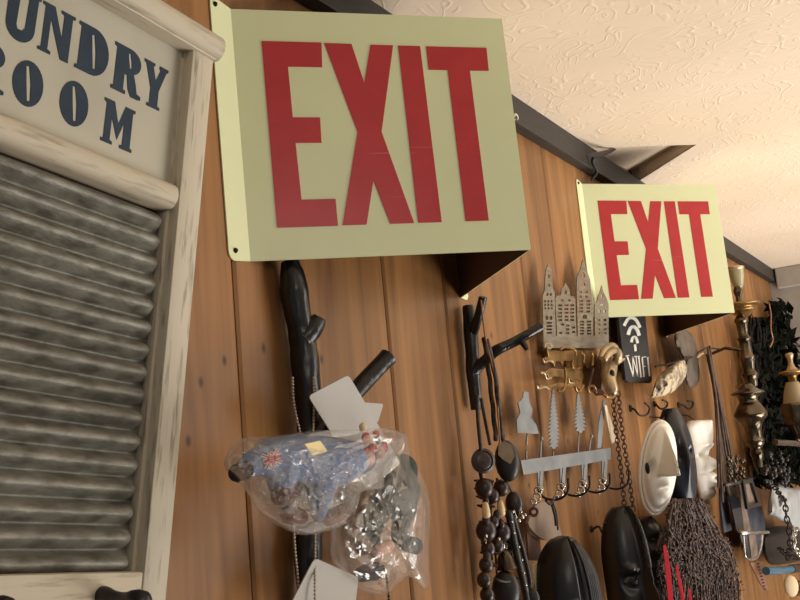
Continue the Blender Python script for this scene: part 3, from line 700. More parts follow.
card([(532, 565), (538, 563), (547, 605), (537, 605)], .02, 'paper_slip', 'cream paper slip left of the ribbed black mask', 'paper', .1, 'paper')
tp = thing('leather_tag', 'taupe leather tag with dark red eyelet below the grey hook rack', 'tag', W(540, 520, .02))
out = smoothpath([W(x, y, .022) for x, y in crop('85,180 100,130 125,85 165,65 205,85 232,120 250,185 268,252 225,272 175,272 130,245 95,205 85,180', 5.4545, 510, 490)], 3)[:-1]
MB().prism(out, (0, -.004, 0)).build('leather', MT['taupe'], tp)
sT = mpp(W(534, 512, .026))
b = MB(); c = W(534, 512, .028)
b = ring(W(534, 512, .03), 3.6*sT, 1.6*sT, 16, 8); b.build('eyelet', MT['ringred'], tp, smooth=3.1)
card([(525, 533), (538, 539), (540, 561), (527, 560)], .016, 'leather_flap', 'plain brown leather flap under the taupe tag', 'leather', .08, 'brownpanel', .003)

# ------------------------------------------------------------------ steel skyline
sk = thing('skyline_cutout', 'brushed steel skyline cutout with four pierced gothic towers', 'wall ornament', W(575, 320, .02))
kx = lambda s: crop(s, 6.667, 530, 260)
outl = kx('85,588 84,510 78,240 92,205 96,120 100,70 116,30 122,30 140,70 143,130 146,190 158,215 166,505 175,505 163,262 172,240 200,235 206,190 222,175 232,148 240,172 258,195 263,240 285,245 296,262 304,505 313,505 306,200 310,110 332,60 348,-2 356,-2 366,50 395,130 400,200 412,300 416,505 428,505 425,300 440,286 445,250 462,215 474,170 484,212 506,258 518,292 520,588')
holes = []
def win(cx, cy, w, h, arch=True):
    pts = [(cx-w, cy+h), (cx-w, cy-h*.5), (cx, cy-h), (cx+w, cy-h*.5), (cx+w, cy+h)] if arch else [(cx-w, cy-h), (cx+w, cy-h), (cx+w, cy+h), (cx-w, cy+h)]
    holes.append([W(x/6.667+530, y/6.667+260, .02) for x, y in pts])
for y, xs in ((275, (93, 115, 137)), (300, (94, 116, 138)), (322, (95, 117, 139))):
    for x in xs: win(x, y, 6, 8)
win(118, 110, 6, 14); win(120, 170, 7, 11); win(110, 230, 6, 10); win(132, 230, 6, 10)
for x in (106, 134): win(x, 385, 9, 14)
for y in (420, 442, 464, 486): win(122, y, 18, 6, False)
for y in (300, 325, 350, 375, 398):
    for x in (195, 237, 275): win(x, y+3, 13, 7, False)
win(232, 215, 8, 14); win(207, 270, 9, 6, False); win(255, 270, 9, 6, False)
for x, y in ((210, 430), (245, 438), (245, 462), (245, 486), (198, 486), (285, 450), (285, 480)): win(x, y, 11, 8)
for x in (330, 370):
    for y in (215, 245): win(x, y, 8, 9)
for y in (275, 298, 321, 344):
    for x in (333, 382): win(x, y, 13, 7, False)
win(350, 100, 8, 20); win(352, 160, 9, 14); win(360, 378, 14, 14)
for y in (412, 432, 452, 472, 492):
    for x in (340, 388): win(x, y, 14, 6, False)
win(474, 240, 6, 12); win(475, 300, 14, 6, False); win(458, 340, 8, 12); win(492, 340, 8, 12)
for y in (400, 430, 460, 488):
    for x in (452, 494): win(x, y, 10, 7)
MB().plate([W(x, y, .02) for x, y in outl], holes, (0, -.0016, 0)).build('plate', MT['steel'], sk)
b = MB(); b.box(W(545, 343, .0095), (.006, .019, .006)); b.build('standoff', MT['steel'], sk)
b = MB(); b.box(W(600, 343, .0095), (.006, .019, .006)); b.build('standoff', MT['steel'], sk)

# ------------------------------------------------------------------ brass rack under the skyline
bs = mpp(W(560, 370, .03))
ra = thing('brass_hook_rack', 'ornate brass hook rack with scalloped scrolls under the steel skyline', 'hook rack', W(562, 370, .02))
ck = lambda s: crop(s, 6.667, 530, 330)
def bplate(s, o, t=.004, nm='scroll', m='brass'):
    return MB().prism([W(x, y, o) for x, y in ck(s)], (0, -t, 0)).build(nm, MT[m], ra, mods=[('BEVEL', dict(width=.0012, segments=2))])
bplate('100,130 200,140 300,130 430,140 440,200 420,260 400,220 380,255 350,225 330,270 300,230 285,265 265,215 215,205 205,245 190,212 160,210 150,250 138,208 90,205 82,185 110,180', .012, nm='back_plate')
bplate('70,290 120,255 200,262 250,258 330,270 345,320 330,350 300,330 270,352 250,318 200,322 150,310 110,330 105,300', .02)
bplate('35,380 60,365 110,370 180,350 235,360 330,345 345,380 330,420 310,385 280,380 230,385 150,380 100,395 60,390', .026)
for s, r in (('95,110 105,92 130,92 145,110 130,122 112,118', 1.2), ('200,130 230,115 270,120 300,135 305,170', 1.4), ('85,190 95,215 130,205 150,215', 1.2), ('230,250 238,300 235,360 222,400 200,412 185,402', 1.3), ('45,372 60,390 100,380 125,395', 1.2), ('285,200 280,245 305,262 330,255', 1.3), ('300,380 320,415 345,390 355,370', 1.4), ('400,420 385,395 405,370 430,380 440,420', 1.5), ('70,285 95,290 110,325 140,318', 1.2), ('255,320 262,350 290,355', 1.2), ('340,150 360,170 355,220', 1.3), ('410,150 420,180 415,240', 1.3)):
    P = smoothpath([W(x, y, .03) for x, y in ck(s)], 5); MB().tube(P, r*bs, 7).build('hook', MT['palebrass' if r < 1.3 else 'brass'], ra, smooth=3.1)
# brass animal head
hs = mpp(W(608, 370, .05))
ah = thing('brass_animal_head', 'brass animal head hook with curled ribbed horn and round ear', 'wall ornament', W(606, 372, .02))
W6 = lambda x, y, o: W(x/6.667+530, y/6.667+330, o)
MB().prism([W6(x, y, .012) for x, y in ((470, 130), (500, 190), (470, 330), (440, 440), (400, 400), (410, 330), (440, 220))], (0, -.02, 0)).build('back_plate', MT['brownpanel'], ah)
b = MB(); P = smoothpath([W6(530, 190, .035), W6(525, 260, .045), W6(525, 330, .055), W6(545, 400, .06), W6(545, 440, .06)], 5)
b.tube(P, lerps([9*hs, 8.5*hs, 7*hs, 6.5*hs, 3*hs], 5), 14); b.build('head', MT['palebrass'], ah, smooth=3.1)
for k, (pts, r) in enumerate(((((470, 185), (500, 130), (545, 105), (575, 120)), 3.6), (((500, 200), (525, 160), (560, 140), (590, 150)), 3.2))):
    MB().tube(smoothpath([W6(x, y, .05+.008*k) for x, y in pts], 5), lerps([r*.6*hs, r*hs, r*hs, r*.8*hs], 5), 10).build('horn', MT['palebrass'], ah, smooth=3.1)
MB().ell(W6(585, 165, .06), (6*hs, 5*hs, 7.5*hs)).build('ear', MT['palebrass'], ah, smooth=3.1)
b = MB(); b.lathe(W6(575, 215, .058), V((1.4, -.6, .4)), [(3.2*hs, 0), (2.8*hs, 5*hs), (1.4*hs, 12*hs), (.2*hs, 15*hs)], 10); b.build('ear_tip', MT['palebrass'], ah, smooth=1)
for x, y in ((548, 290), (560, 385)): MB().ell(W6(x, y, .063), (3*hs, 2.4*hs, 4*hs)).build('eye', MT['slot'], ah, smooth=3.1)
MB().tube(smoothpath([W6(490, 430, .06), W6(510, 445, .064), W6(545, 452, .066), W6(575, 420, .064), W6(580, 380, .06)], 5), 1.5*hs, 7).build('jaw', MT['brass'], ah, smooth=3.1)

# ------------------------------------------------------------------ grey key rack with trees
kr = thing('key_rack', 'grey metal key rack with tree silhouettes and curled hooks', 'hook rack', W(565, 465, .01))
k4 = lambda s: crop(s, 4, 440, 380)
KO = .02
MB().prism([W(x, y, KO) for x, y in k4('318,322 678,272 680,318 330,380')], (0, -.002, 0)).build('bar', MT['zinc'], kr)
MB().prism([W(x, y, KO) for x, y in k4('306,212 303,160 318,132 309,92 328,72 331,45 350,50 354,90 366,120 360,152 382,180 392,216')], (0, -.0016, 0)).build('tree', MT['zinc'], kr)
def fern(top, bot, wmax, n):
    P0, P1 = V(top), V(bot); L_, R_ = [], []
    for i in range(n):
        t = i/n; c = P0.lerp(P1, t); w = wmax*(.25+.75*min(1, t*1.6)) if t < .85 else wmax*.8
        L_ += [(c.x-w, c.y+1.6), (c.x-w*.45, c.y+2.0)]; R_ += [(c.x+w, c.y+1.0), (c.x+w*.45, c.y+1.6)]
    pts = [(P0.x, P0.y-3)]+R_+[(P1.x+1, P1.y), (P1.x-1, P1.y)]+L_[::-1]
    return MB().prism([W(x, y, KO) for x, y in pts], (0, -.0016, 0)).build('tree', MT['zinc'], kr)
fern((552.3, 391), (553, 449), 6, 15); fern((577.5, 395), (580, 433), 6, 10)
MB().prism([W(x, y, KO+.004) for x, y in k4('650,80 660,82 650,180 640,270 625,272 632,170')], (.001, -.0016, 0)).build('tree', MT['zinc'], kr)
zs = mpp(W(565, 450, KO))
for s in ('345,278 345,318', '406,232 403,265 400,315', '606,222 600,250 594,300', '452,285 452,310', '556,205 553,250 550,300', '350,210 345,260'):
    MB().tube([W(x, y, KO-.0) for x, y in k4(s)], .9*zs, 6).build('stem', MT['zinc'], kr, smooth=3.1)
for s in ('406,234', '606,224'):
    MB().ell(W(*k4(s)[0], KO), 2*zs, nu=8, nv=6).build('finial', MT['zinc'], kr, smooth=3.1)
for i, (a, c) in enumerate(((398, 366), (488, 352), (574, 340), (655, 328))):
    x, y = a/4+440, c/4+380
    hk = [W(x, y, KO+.001), W(x-1, y+10, KO+.002), W(x-1, y+18, KO+.004)]
    base = W(x-1, y+20, KO+.004)
    for t in range(9):
        an = PI*t/8; hk.append(base+V((.004*t/8, -.022*(1-math.cos(an)), -.016*math.sin(an)+.003)))
    hk.append(hk[-1]+V((0, -.001, .012)))
    MB().tube(smoothpath(hk, 3), 1.15*zs, 7).build('hook', MT['iron'], kr, smooth=3.1)
    b = MB(); b.prism([W(x-3, y-1, KO), W(x+3, y-2, KO), W(x+1.5, y+18, KO+.002), W(x-2.5, y+18, KO+.002)], (0, -.002, 0)); b.build('hook_strap', MT['zinc'], kr)
    b = MB()
    for (dx, dy, r) in ((-1.5, 19, 3.1), (-2.5, 25, 3.1), (1, 17, 1.8), (-6, 30, 2.2)):
        c0 = W(x+dx, y+dy, KO+.012); fu_, _, fv_ = cf(c0)
        b.tube([c0+fu_*math.cos(q*PI/6)*r*zs+fv_*math.sin(q*PI/6)*r*zs for q in range(12)], .95*zs, 6, closed=True)
    b.build('curl', MT['silver'], kr, smooth=3.1)
card(k4('655,102 664,100 706,240 684,256'), .03, 'paper_slip', 'narrow cream paper slip hanging below the brass animal head', 'paper', .05, 'paper')
# things on the rack
b = MB(); b.tube(cordpath([(557, 497), (553, 502), (556, 512), (558, 530)], .05), .8*zs, 6); b.tube(cordpath([(553, 500), (550, 504), (546, 500)], .05), 1.4*zs, 6); b.tube(cordpath([(552, 505), (555, 516), (556, 526)], .05), 1.2*zs, 6)
tag(b.build('tassel', MT['iron'], smooth=3.1), 'small black tassel hanging from the second grey curled hook', 'tassel')
# dark link chains from the brass head
def linkchain(px, o, r, name, label, m='darkchain', grp=None, wid=1.0):
    path = smoothpath([W(x, y, o) for x, y in px], 10); s = mpp(path[0]); b = MB()
    L_ = r*3.2*s; tot = [0]
    for a, c in zip(path, path[1:]): tot.append(tot[-1]+(c-a).length)
    n = int(tot[-1]/L_); j = 0
    for i in range(n):
        t = (i+.5)*L_
        while j < len(tot)-2 and tot[j+1] < t: j += 1
        p = path[j].lerp(path[j+1], (t-tot[j])/max(1e-6, tot[j+1]-tot[j])); d = (path[j+1]-path[j]).normalized()
        sd = (V((1, 0, 0)) if i % 2 else V((.35, -1, 0))); sd = (sd-d*sd.dot(d)).normalized()
        b.tube([p+d*math.cos(q*PI/5)*L_*.72+sd*math.sin(q*PI/5)*r*s*wid for q in range(10)], r*.42*s, 5, closed=True)
    return tag(b.build(name, MT[m], smooth=3.1), label, 'chain', grp)
linkchain([(613, 395), (616, 430), (621, 470), (625, 515)], .04, 1.35, 'link_chain', 'dark link chain below the brass head, left of the pair', grp='dark link chains', wid=1.5)
linkchain([(618, 392), (622, 430), (628, 470), (634, 515)], .045, 1.35, 'link_chain', 'dark link chain below the brass head, right of the pair', grp='dark link chains', wid=1.5)

# ------------------------------------------------------------------ wifi plaque
wf = thing('wifi_sign', 'black wifi plaque with white signal arcs and letters', 'sign', W(635, 350, .02))
WO = .02
MB().prism([W(x, y, WO) for x, y in ((613, 300), (640, 300), (648.5, 381), (647, 383.5), (625, 383), (622, 380))], (0, -.008, 0)).build('board', MT['signblack'], wf, mods=[('BEVEL', dict(width=.002, segments=2))])
k6 = lambda s: crop(s, 6.667, 620, 310)
def stroke(b, pts, w, o):
    for a, c in zip(pts, pts[1:]):
        A_, C_2 = V(a), V(c); d = (C_2-A_).normalized(); s = V((-d.y, d.x))*w
        b.prism([W(*(A_+s), o), W(*(C_2+s), o), W(*(C_2-s), o), W(*(A_-s), o)], (0, -.0008, 0))
for s, w in (('25,105 50,62 80,52 108,70 132,118', 1.5), ('52,165 66,125 88,112 112,130 126,172', 1.7), ('74,215 80,190 94,180 108,192 116,222', 1.3), ('98,230 102,275', 1.1)):
    b = MB(); P = [V((x, y, 0)) for x, y in k6(s)]; P = [(p.x, p.y) for p in smoothpath(P, 4)]; stroke(b, P, w, WO+.0082); b.build('signal_arc', MT['offwhite'], wf)
for s in (['45,305 88,445', '88,445 82,310', '82,310 118,445', '118,445 104,310', '35,308 58,302', '92,312 112,308'], ['122,312 138,446', '114,312 130,308', '130,448 146,444'], ['145,316 158,446', '146,316 172,312', '152,378 168,374'], ['182,318 196,442', '176,318 190,316']):
    b = MB()
    for q in s: stroke(b, k6(q), .42 if not q.startswith(('45', '122', '145', '182')) else .62, WO+.0082)
    b.build('letter', MT['offwhite'], wf)

# ------------------------------------------------------------------ mottled ornament, iron hooks
ms = mpp(W(675, 365, .05))
mo = thing('hanging_ornament', 'mottled cream and grey leaf-shaped carved ornament under the farther exit sign', 'ornament', W(675, 365, .03))
def pillow(px, oc, dep, name, m, parent, rings=7, per=40, amp=0.0):
    cx = sum(p[0] for p in px)/len(px); cy = sum(p[1] for p in px)/len(px); n = len(px); b = MB(); bm = b.bm
    pp = []
    for k in range(per):
        f = k/per*n; i = int(f); t = f-i
        p0, p1, p2, p3 = [V((px[(i+q-1) % n][0], px[(i+q-1) % n][1], 0)) for q in range(4)]
        pp.append(.5*((2*p1)+(p2-p0)*t+(2*p0-5*p1+4*p2-p3)*t*t+(3*p1-p0-3*p2+p3)*t**3))
    c = V((cx, cy, 0))
    for side in (1, -1):
        cen = bm.verts.new(W(cx, cy, max(.003, oc+side*dep))); prev = None
        for j in range(1, rings+1):
            r = j/rings; ring = []
            for k in range(per):
                q = c.lerp(pp[k], r); ring.append(bm.verts.new(W(q.x, q.y, max(.003, oc+side*dep*math.sqrt(max(0, 1-r*r))+amp*noise.noise(V((q.x*.2, q.y*.2, side)))*(1-r**4)))))
            for k in range(per):
                if prev is None: bm.faces.new((cen, ring[k], ring[(k+1) % per]))
                else: bm.faces.new((prev[k], ring[k], ring[(k+1) % per], prev[(k+1) % per]))
            prev = ring
    bmesh.ops.remove_doubles(bm, verts=bm.verts, dist=1e-5)
    return b.build(name, m, parent, smooth=1.3)
pillow(k6('208,585 215,540 250,450 300,400 370,350 430,335 445,420 400,500 330,560 250,582'), .05, .016, 'leaf_body', MT['mottled'], mo, amp=.01)
pillow(k6('370,230 365,160 420,120 480,170 515,250 525,350 530,450 500,512 450,500 430,430 420,330'), .035, .012, 'back_body', MT['greycarve'], mo, amp=.006)
MB().tube([W(*p, .05) for p in k6('235,378 330,360 420,335 480,312')], 1.0*ms, 6).build('rod', MT['iron'], mo, smooth=3.1)
b = MB(); b.lathe(W(*k6('330,372')[0], .05), (0, 0, 1), [(1*ms, 0), (.7*ms, 4*ms), (.1*ms, 9*ms)], 8); b.build('thorn', MT['iron'], mo, smooth=1)
MB().tube([W(*p, .05) for p in k6('515,315 535,300 552,290')], 1.2*ms, 6).build('tip', MT['bone'], mo, smooth=3.1)
MB().tube([W(*p, .04) for p in k6('480,312 540,270 580,250 667,262')], 1.0*ms, 6).build('rod', MT['iron'], mo, smooth=3.1)

c5 = lambda s: crop(s, 5, 620, 390)
for s, lab in (('60,92 75,100 100,127 135,122 147,90 125,65', 'black iron hook left of three above the oval white mask'), ('180,70 190,84 208,95 232,84 236,62 212,50', 'black iron hook middle of three above the masks'), ('298,75 320,78 342,95 360,85 364,60 338,55', 'black iron hook right of three above the white face mask')):
    pt = c5(s); n = len(pt); P = smoothpath([W(x, y, .004+.03*i/(n-1)) for i, (x, y) in enumerate(pt)], 5)
    hk = thing('iron_hook', lab, 'hook', P[0], 'black iron hooks')
    MB().tube(P, 1.0*mpp(P[0]), 7).build('bend', MT['iron'], hk, smooth=3.1)
    b = MB(); b.lathe(V((P[0].x, 0, P[0].z)), OUT, [(.007, 0), (.006, .003), (.002, .0045)], 12); b.build('screw_plate', MT['iron'], hk, smooth=.8)
P = smoothpath([W(x, y, o) for (x, y), o in zip(crop('455,212 475,200 490,205 500,228 515,235 528,215 518,180', 5.4545, 510, 490), (.004, .01, .016, .022, .028, .032, .032))], 5)
hk = thing('iron_hook', 'black wavy iron hook left of the tall domed mask', 'hook', P[0], 'black iron hooks')
MB().tube(P, 1.1*mpp(P[0]), 7).build('bend', MT['iron'], hk, smooth=3.1)
b = MB(); b.lathe(V((P[0].x, 0, P[0].z)), OUT, [(.006, 0), (.005, .003), (.002, .0045)], 12); b.build('screw_plate', MT['iron'], hk, smooth=.8)

# hook on the trim + cup hook
hp = [W(x, y, o) for (x, y), o in zip(crop('190,372 200,355 192,335 196,322 215,325 235,312', 2.07, 500, 0), (.022, .026, .03, .036, .044, .052))]
ch = thing('ceiling_hook', 'black iron hook with leaf tip on the ceiling trim above the farther exit sign', 'hook', hp[0])
cs = mpp(hp[0])
MB().tube(smoothpath(hp[:4], 5), lerps([1.3*cs, 1.7*cs, 1.9*cs, 1.8*cs], 5), 8).build('stem', MT['iron'], ch, smooth=3.1)
pillow(crop('182,318 205,314 235,307 240,310 222,320 200,327', 2.07, 500, 0), .045, .004, 'leaf', MT['iron'], ch)
c0 = W(515, 117, .026); cs = mpp(c0)
cu = thing('cup_hook', 'small white cup hook on the black trim beside the large exit sign', 'hook', c0)
MB().tube([c0+V((math.cos(a*PI/6)*3*cs*1.4, -.002, math.sin(a*PI/6)*2.6*cs)) for a in range(-2, 8)], .8*cs, 6).build('bend', MT['offwhite'], cu, smooth=3.1)
MB().lathe(c0+V((0, .006, -2.6*cs)), OUT, [(1.8*cs, 0), (1.6*cs, .002), (.8*cs, .003), (.7*cs, .006)], 10).build('collar', MT['offwhite'], cu, smooth=1)

# ------------------------------------------------------------------ masks
def frame(th, tilt=0.0):                # normal turned th from straight out of the wall towards -x
    n = V((-math.sin(th), -math.cos(th), 0)); u = V((math.cos(th), -math.sin(th), 0)); v = V((0, 0, 1))
    v = (v+n*tilt).normalized(); n = u.cross(v).normalized(); return u, v, n
# oval white mask
u, v, n = frame(.72)
P0 = W(657.5, 467, .07)
wm = thing('oval_mask', 'oval white wall mask with large wedge nose', 'mask', P0, 'white masks')
cen = P0; 
def onpl(x, y): 
    q = onP(x, y, P0, n)-P0; return q.dot(u), q.dot(v)
ax_, az = onpl(675, 467)[0], (onpl(657, 422)[1]-onpl(658, 513)[1])/2
sk_ = (onpl(660, 422)[0]-onpl(655, 513)[0])/(2*az)
def oval(i, j):
    a = 2*PI*i; r = j
    x = ax_*math.cos(a)*r; z = az*math.sin(a)*r*1.0
    fx, fz = x/ax_, z/az
    dome = .030*math.sqrt(max(0, 1-min(1, r)**2*.98))-.004*math.exp(-((r-.9)/.06)**2)
    # wedge nose: ridge runs from brow to the tip, flat underside
    q = (.86-fz)/1.06
    if -.2 < fz < .86:
        k = max(0, 1-abs(fx+.02)/(.04+.46*q)); dome += .044*k*q
    mth = math.exp(-((fx-.02)/.3)**2-((fz+.45)/.12)**2); dome += .014*mth-.016*math.exp(-((fx-.02)/.26)**2-((fz+.47)/.05)**2)
    for ex in (-.72, .75): dome -= .016*math.exp(-((fx-ex)/.14)**2-((fz-.02)/.12)**2)
    return cen+u*(x+sk_*z)+v*z+n*dome
MB().grid(oval, 72, 40).build('face', MT['whitemask'], wm, smooth=.9, mods=[('SOLIDIFY', dict(thickness=.004, offset=-1))])
def eyeh(fx, fz): 
    x, z = fx*ax_, fz*az; return cen+u*(x+sk_*z)+v*z+n*.014
for fx in (-.82,):
    MB().ell(eyeh(fx, .0), (.10*ax_, .004, .13*az), (u, n, v)).build('eye', MT['slot'], wm, smooth=3.1)
b = MB(); b.tube([cen+u*(ax_*math.cos(a*PI/24)+sk_*az*math.sin(a*PI/24))+v*az*math.sin(a*PI/24) for a in range(48)], .0042, 8, closed=True); b.build('rim', MT['whitemask'], wm, smooth=3.1)
hc = W(660, 424, .02); 
MB().tube([cen+v*az*.98+u*sk_*az, V((hc.x, -.03, hc.z+.012)), V((hc.x, 0, hc.z+.016))], .0012, 5).build('hanging_wire', MT['iron'], wm)

# white face mask seen side on: profile stands straight out of the wall
XM = W(692, 455, .02).x+.045
wf2 = thing('face_mask', 'white human face mask in profile right of the black mask', 'mask', V((XM, 0, onX(700, 455, XM).z)), 'white masks')
prof_px = crop('420,148 462,150 468,200 466,250 462,285 446,298 440,330 470,342 500,365 495,385 462,398 452,412 478,414 490,425 470,440 486,455 482,475 468,490 478,515 468,540 430,550', 5, 620, 390)
prof = [onX(x, y, XM) for x, y in prof_px]
zt, zb_ = prof[0].z, prof[-1].z
pd = sorted([(p.z, -p.y) for p in prof])
def depth(z):
    if z <= pd[0][0]: return pd[0][1]
    for (z0_, d0), (z1_, d1) in zip(pd, pd[1:]):
        if z0_ <= z <= z1_ and z1_ > z0_: return d0+(d1-d0)*(z-z0_)/(z1_-z0_)
    return pd[-1][1]
HWm = .062; dmin = sum(d for z, d in pd)/len(pd)
def face(i, j):
    s = 2*i-1; z = zb_+(zt-zb_)*j; t = j
    w = HWm*(.30+.70*min(1, (t+.02)/.62)**.6)*(1 if t < .9 else 1-.35*((t-.9)/.1)**2)
    dc = depth(z); base = min(dc, dmin-.004)
    nose = max(0, dc-base); narrow = math.exp(-(s/.26)**2)
    shape = (max(0, 1-abs(s)**2.6))**.6
    d = .02+(base-.02)*shape+nose*narrow
    fz = t
    d -= .026*math.exp(-((abs(s)-.45)/.2)**2-((fz-.57)/.05)**2)
    d += .007*math.exp(-((abs(s)-.42)/.22)**2-((fz-.68)/.03)**2)
    d += .008*math.exp(-((abs(s)-.42)/.1)**2-((fz-.60)/.02)**2)
    return V((XM+w*s, -max(.004, d), z))
MB().grid(face, 48, 70).build('face', MT['whitemask'], wf2, smooth=3.1, mods=[('SOLIDIFY', dict(thickness=.003, offset=-1))])
for q in (.02,): MB().tube([V((XM, -.03, zt-.004)), V((XM, -.012, zt+.012)), V((XM-.01, 0, zt+.016))], .0012, 5).build('hanging_wire', MT['iron'], wf2)

def relief_mask(px_c, o, th, hw, hh, dep, name, label, m, feats, wfun, parent=None, sk=0.0):
    u, v, n = frame(th); P0 = W(*px_c, o)
    root = thing(name, label, 'mask', P0, 'black masks')
    def fn(i, j):
        s = 2*i-1; t = 2*j-1; w = hw*wfun(t)
        e = math.sqrt(max(0, 1-abs(s)**2.2))
        d = dep*e*math.sqrt(max(0, 1-max(0, abs(t)-.2)**2*1.2)); d += feats(s, t)
        return P0+u*(w*s+sk*t*hh)+v*(t*hh)+n*d
    MB().grid(fn, 56, 64).build('face', m, root, smooth=3.1, mods=[('SOLIDIFY', dict(thickness=.004, offset=-1))])
    return root, fn, (u, v, n)
dome = lambda t: (math.sqrt(max(0.0, 1-((t-.35)/.66)**2)) if t > .35 else 1-.06*(.35-t))+.01
g = lambda a, w: math.exp(-(a/w)**2)
# narrow navy-black mask between the white ones
relief_mask((676, 460), .03, .6, .042, .105, .03, 'black_mask', 'narrow glossy navy-black mask between the two white masks', MT['navymask'], lambda s, t: .012*g(s, .2)*g(t-.05, .4)-.008*g(abs(s)-.45, .15)*g(t-.15, .1), lambda t: math.sqrt(max(0, 1-t*t*.9))+.02)
# left ribbed mask
mA, fA, ax3 = relief_mask((567, 606), .045, .66, .050, .095, .048, 'black_mask', 'domed black carved mask with ribbed hair band, left of the tall one', MT['blackmask'],
    lambda s, t: .016*g(s+.12, .14)*g(t+.15, .2)+.004*g(s+.3, .3)*g(t-.05, .05)-.006*g(s+.02, .05), lambda t: math.sqrt(max(0, 1-max(0, t)**2))+.02)
b = MB()
for r_ in range(5):
    s_ = .22+.065*r_
    b.tube([fA((s_*(1-.15*abs(t_)**3)+1)/2, (t_+1)/2)+ax3[2]*.001 for t_ in [-.95+1.88*k/40 for k in range(41)]], .0019, 6)
b.build('hair_band', MT['maskband'], mA, smooth=3.1)
# tall domed mask
mB_, fB, ax4 = relief_mask((627, 588), .045, .66, .040, .129, .040, 'black_mask', 'tall domed black mask with hatched crest and half-closed eye', MT['blackmask'],
    lambda s, t: .014*g(s-.36, .16)*(1 if t > .1 else .7)+.010*g(s+.36, .26)*g(t-.26, .035)-.014*g(s+.34, .28)*g(t-.12, .1)+.012*g(s+.3, .2)*g(t-.10, .045)+.02*g(s-.36, .14)*g(t+.12, .2), dome)
b = MB()
for k in range(26):
    t_ = .28+.56*k/25
    b.tube([fB((s_+1)/2, (t_+1)/2)+ax4[2]*.0006 for s_ in (.22, .29, .36, .43, .5)], .0017, 5)
b.build('crest_band', MT['maskband'], mB_, smooth=3.1)
b = MB(); b.tube(smoothpath([fB((s_+1)/2, (t_+1)/2)+ax4[2]*.002 for s_, t_ in ((-.58, .10), (-.42, .085), (-.24, .1), (-.1, .14), (-.04, .17))], 5), lerps([.001, .0035, .004, .003, .001], 5), 8); b.build('eyelid', MT['navymask'], mB_, smooth=3.1)
relief_mask((655, 588), .02, .75, .036, .128, .036, 'black_mask', 'narrow black carved mask behind the tall domed one, beside the red ribbons', MT['blackmask'],
    lambda s, t: .012*g(s-.2, .15)*g(t-.1, .5)+.006*math.sin(t*26)*g(s-.1, .5), dome)

# ------------------------------------------------------------------ seed strands, ribbons, sticks
b = MB(); rn = random.Random(3)
for k in range(230):
    f = rn.random(); x0_ = 671+32*f; x1_ = 664+76*f+rn.uniform(-5, 5); o = .05+rn.random()*.06
    pts = [(x0_, 498+10*rn.random()), (x0_+(x1_-x0_)*.35+rn.uniform(-4, 4), 528), (x0_+(x1_-x0_)*.55+rn.uniform(-9, 9), 546), (x0_+(x1_-x0_)*.75+rn.uniform(-9, 9), 565), (x0_+(x1_-x0_)*.9+rn.uniform(-5, 5), 586), (x1_+rn.uniform(-2, 2), 625)]
    P = smoothpath([W(x, y, o) for x, y in pts], 7)
    b.tube(P, [.0011+.0008*rn.random() for _ in P], 4)
    for p in P[2::2]: b.ell(p+V((rn.uniform(-.006, .006), rn.uniform(-.006, .006), rn.uniform(-.006, .006))), .0016+.0018*rn.random(), nu=5, nv=4)
    for p in P[1::2]:
        dd = V((rn.uniform(-1, 1), rn.uniform(-1, .4), rn.uniform(-1, .3)))*.011; b.tube([p, p+dd], .0007, 3)
tag(b.build('seed_strands', MT['twig'], smooth=3.1), 'thick bunch of speckled brown seed strands under the white face mask', 'seed strands', kind='stuff')
for pts, w, lab in ((((664, 545), (667, 565), (669, 585), (671, 610)), 4.2, 'red ribbon left of three beside the black mask'), (((676, 565), (679, 580), (682, 596), (684, 612)), 3, 'red ribbon middle of three in front of the seed strands'), (((688, 588), (690, 597), (692, 612)), 2.6, 'short red ribbon right of three over the seed strands')):
    P = smoothpath([W(x, y, .125) for x, y in pts], 5); s = mpp(P[0])*w; q = MB()
    sd = V((.9, -.35, 0))
    ed = [(p-sd*s*(.5+.5*min(1, i/6)), p+sd*s*(.5+.5*min(1, i/6))) for i, p in enumerate(P)]
    q.prism([e[0] for e in ed]+[e[1] for e in ed][::-1], (-.0006, -.0008, 0)); tag(q.build('red_ribbon', MT['ribbon']), lab, 'ribbon', 'red ribbons')
sb = thing('stick_bundle', 'bundle of thin dry brown sticks right of the white face mask', 'sticks', W(722, 420, .06))
for k in range(26):
    f = rn.random(); o = .05+.03*rn.random()
    top = W(707+4*f, 345+rn.random()*20, o); mid = W(715+7*f, 405, o); bot = W(717+24*f, 485+rn.random()*18, o)
    P = smoothpath([top, mid, bot], 6); MB().tube(P, [.0022+.0008*rn.random() for _ in P], 5).build('stick', MT['twig2'], sb, smooth=3.1)

# ------------------------------------------------------------------ brass candle sconce
def turned(px_list, o, tagname, m, parent, n=22):
    """px_list of (x, y, r) along the vertical axis -> lathe"""
    sm = smoothpath(px_list, 4); P = [(W(q.x, q.y, o), max(.2, q.z)) for q in sm]; base = P[0][0]; s = mpp(base)
    b = MB(); b.lathe(base, (0, 0, -1), [(r*s, base.z-p.z) for p, r in P], n); return b.build(tagname, m, parent, smooth=1.3)
CO = .10
cs_ = thing('candle_sconce', 'tall turned brass candle sconce with cup and drip dish', 'candle sconce', W(742, 380, CO))
turned([(735.5, 268, 6), (735.7, 269, 8), (736, 270.5, 7.5), (736.3, 278, 6.5), (737, 286, 4.5), (737.2, 288, 3)], CO, 'cup', MT['oldglass'], cs_)
turned([(735.3, 266.8, 7.5), (735.4, 267.5, 8.3), (735.5, 269, 8.3), (735.6, 270, 7.5)], CO, 'cup_rim', MT['palebrass'], cs_)
turned([(737.2, 287, 3), (737.5, 291, 4.5), (738, 297, 3), (738.5, 303, 4)], CO, 'neck', MT['darkbrass'], cs_)
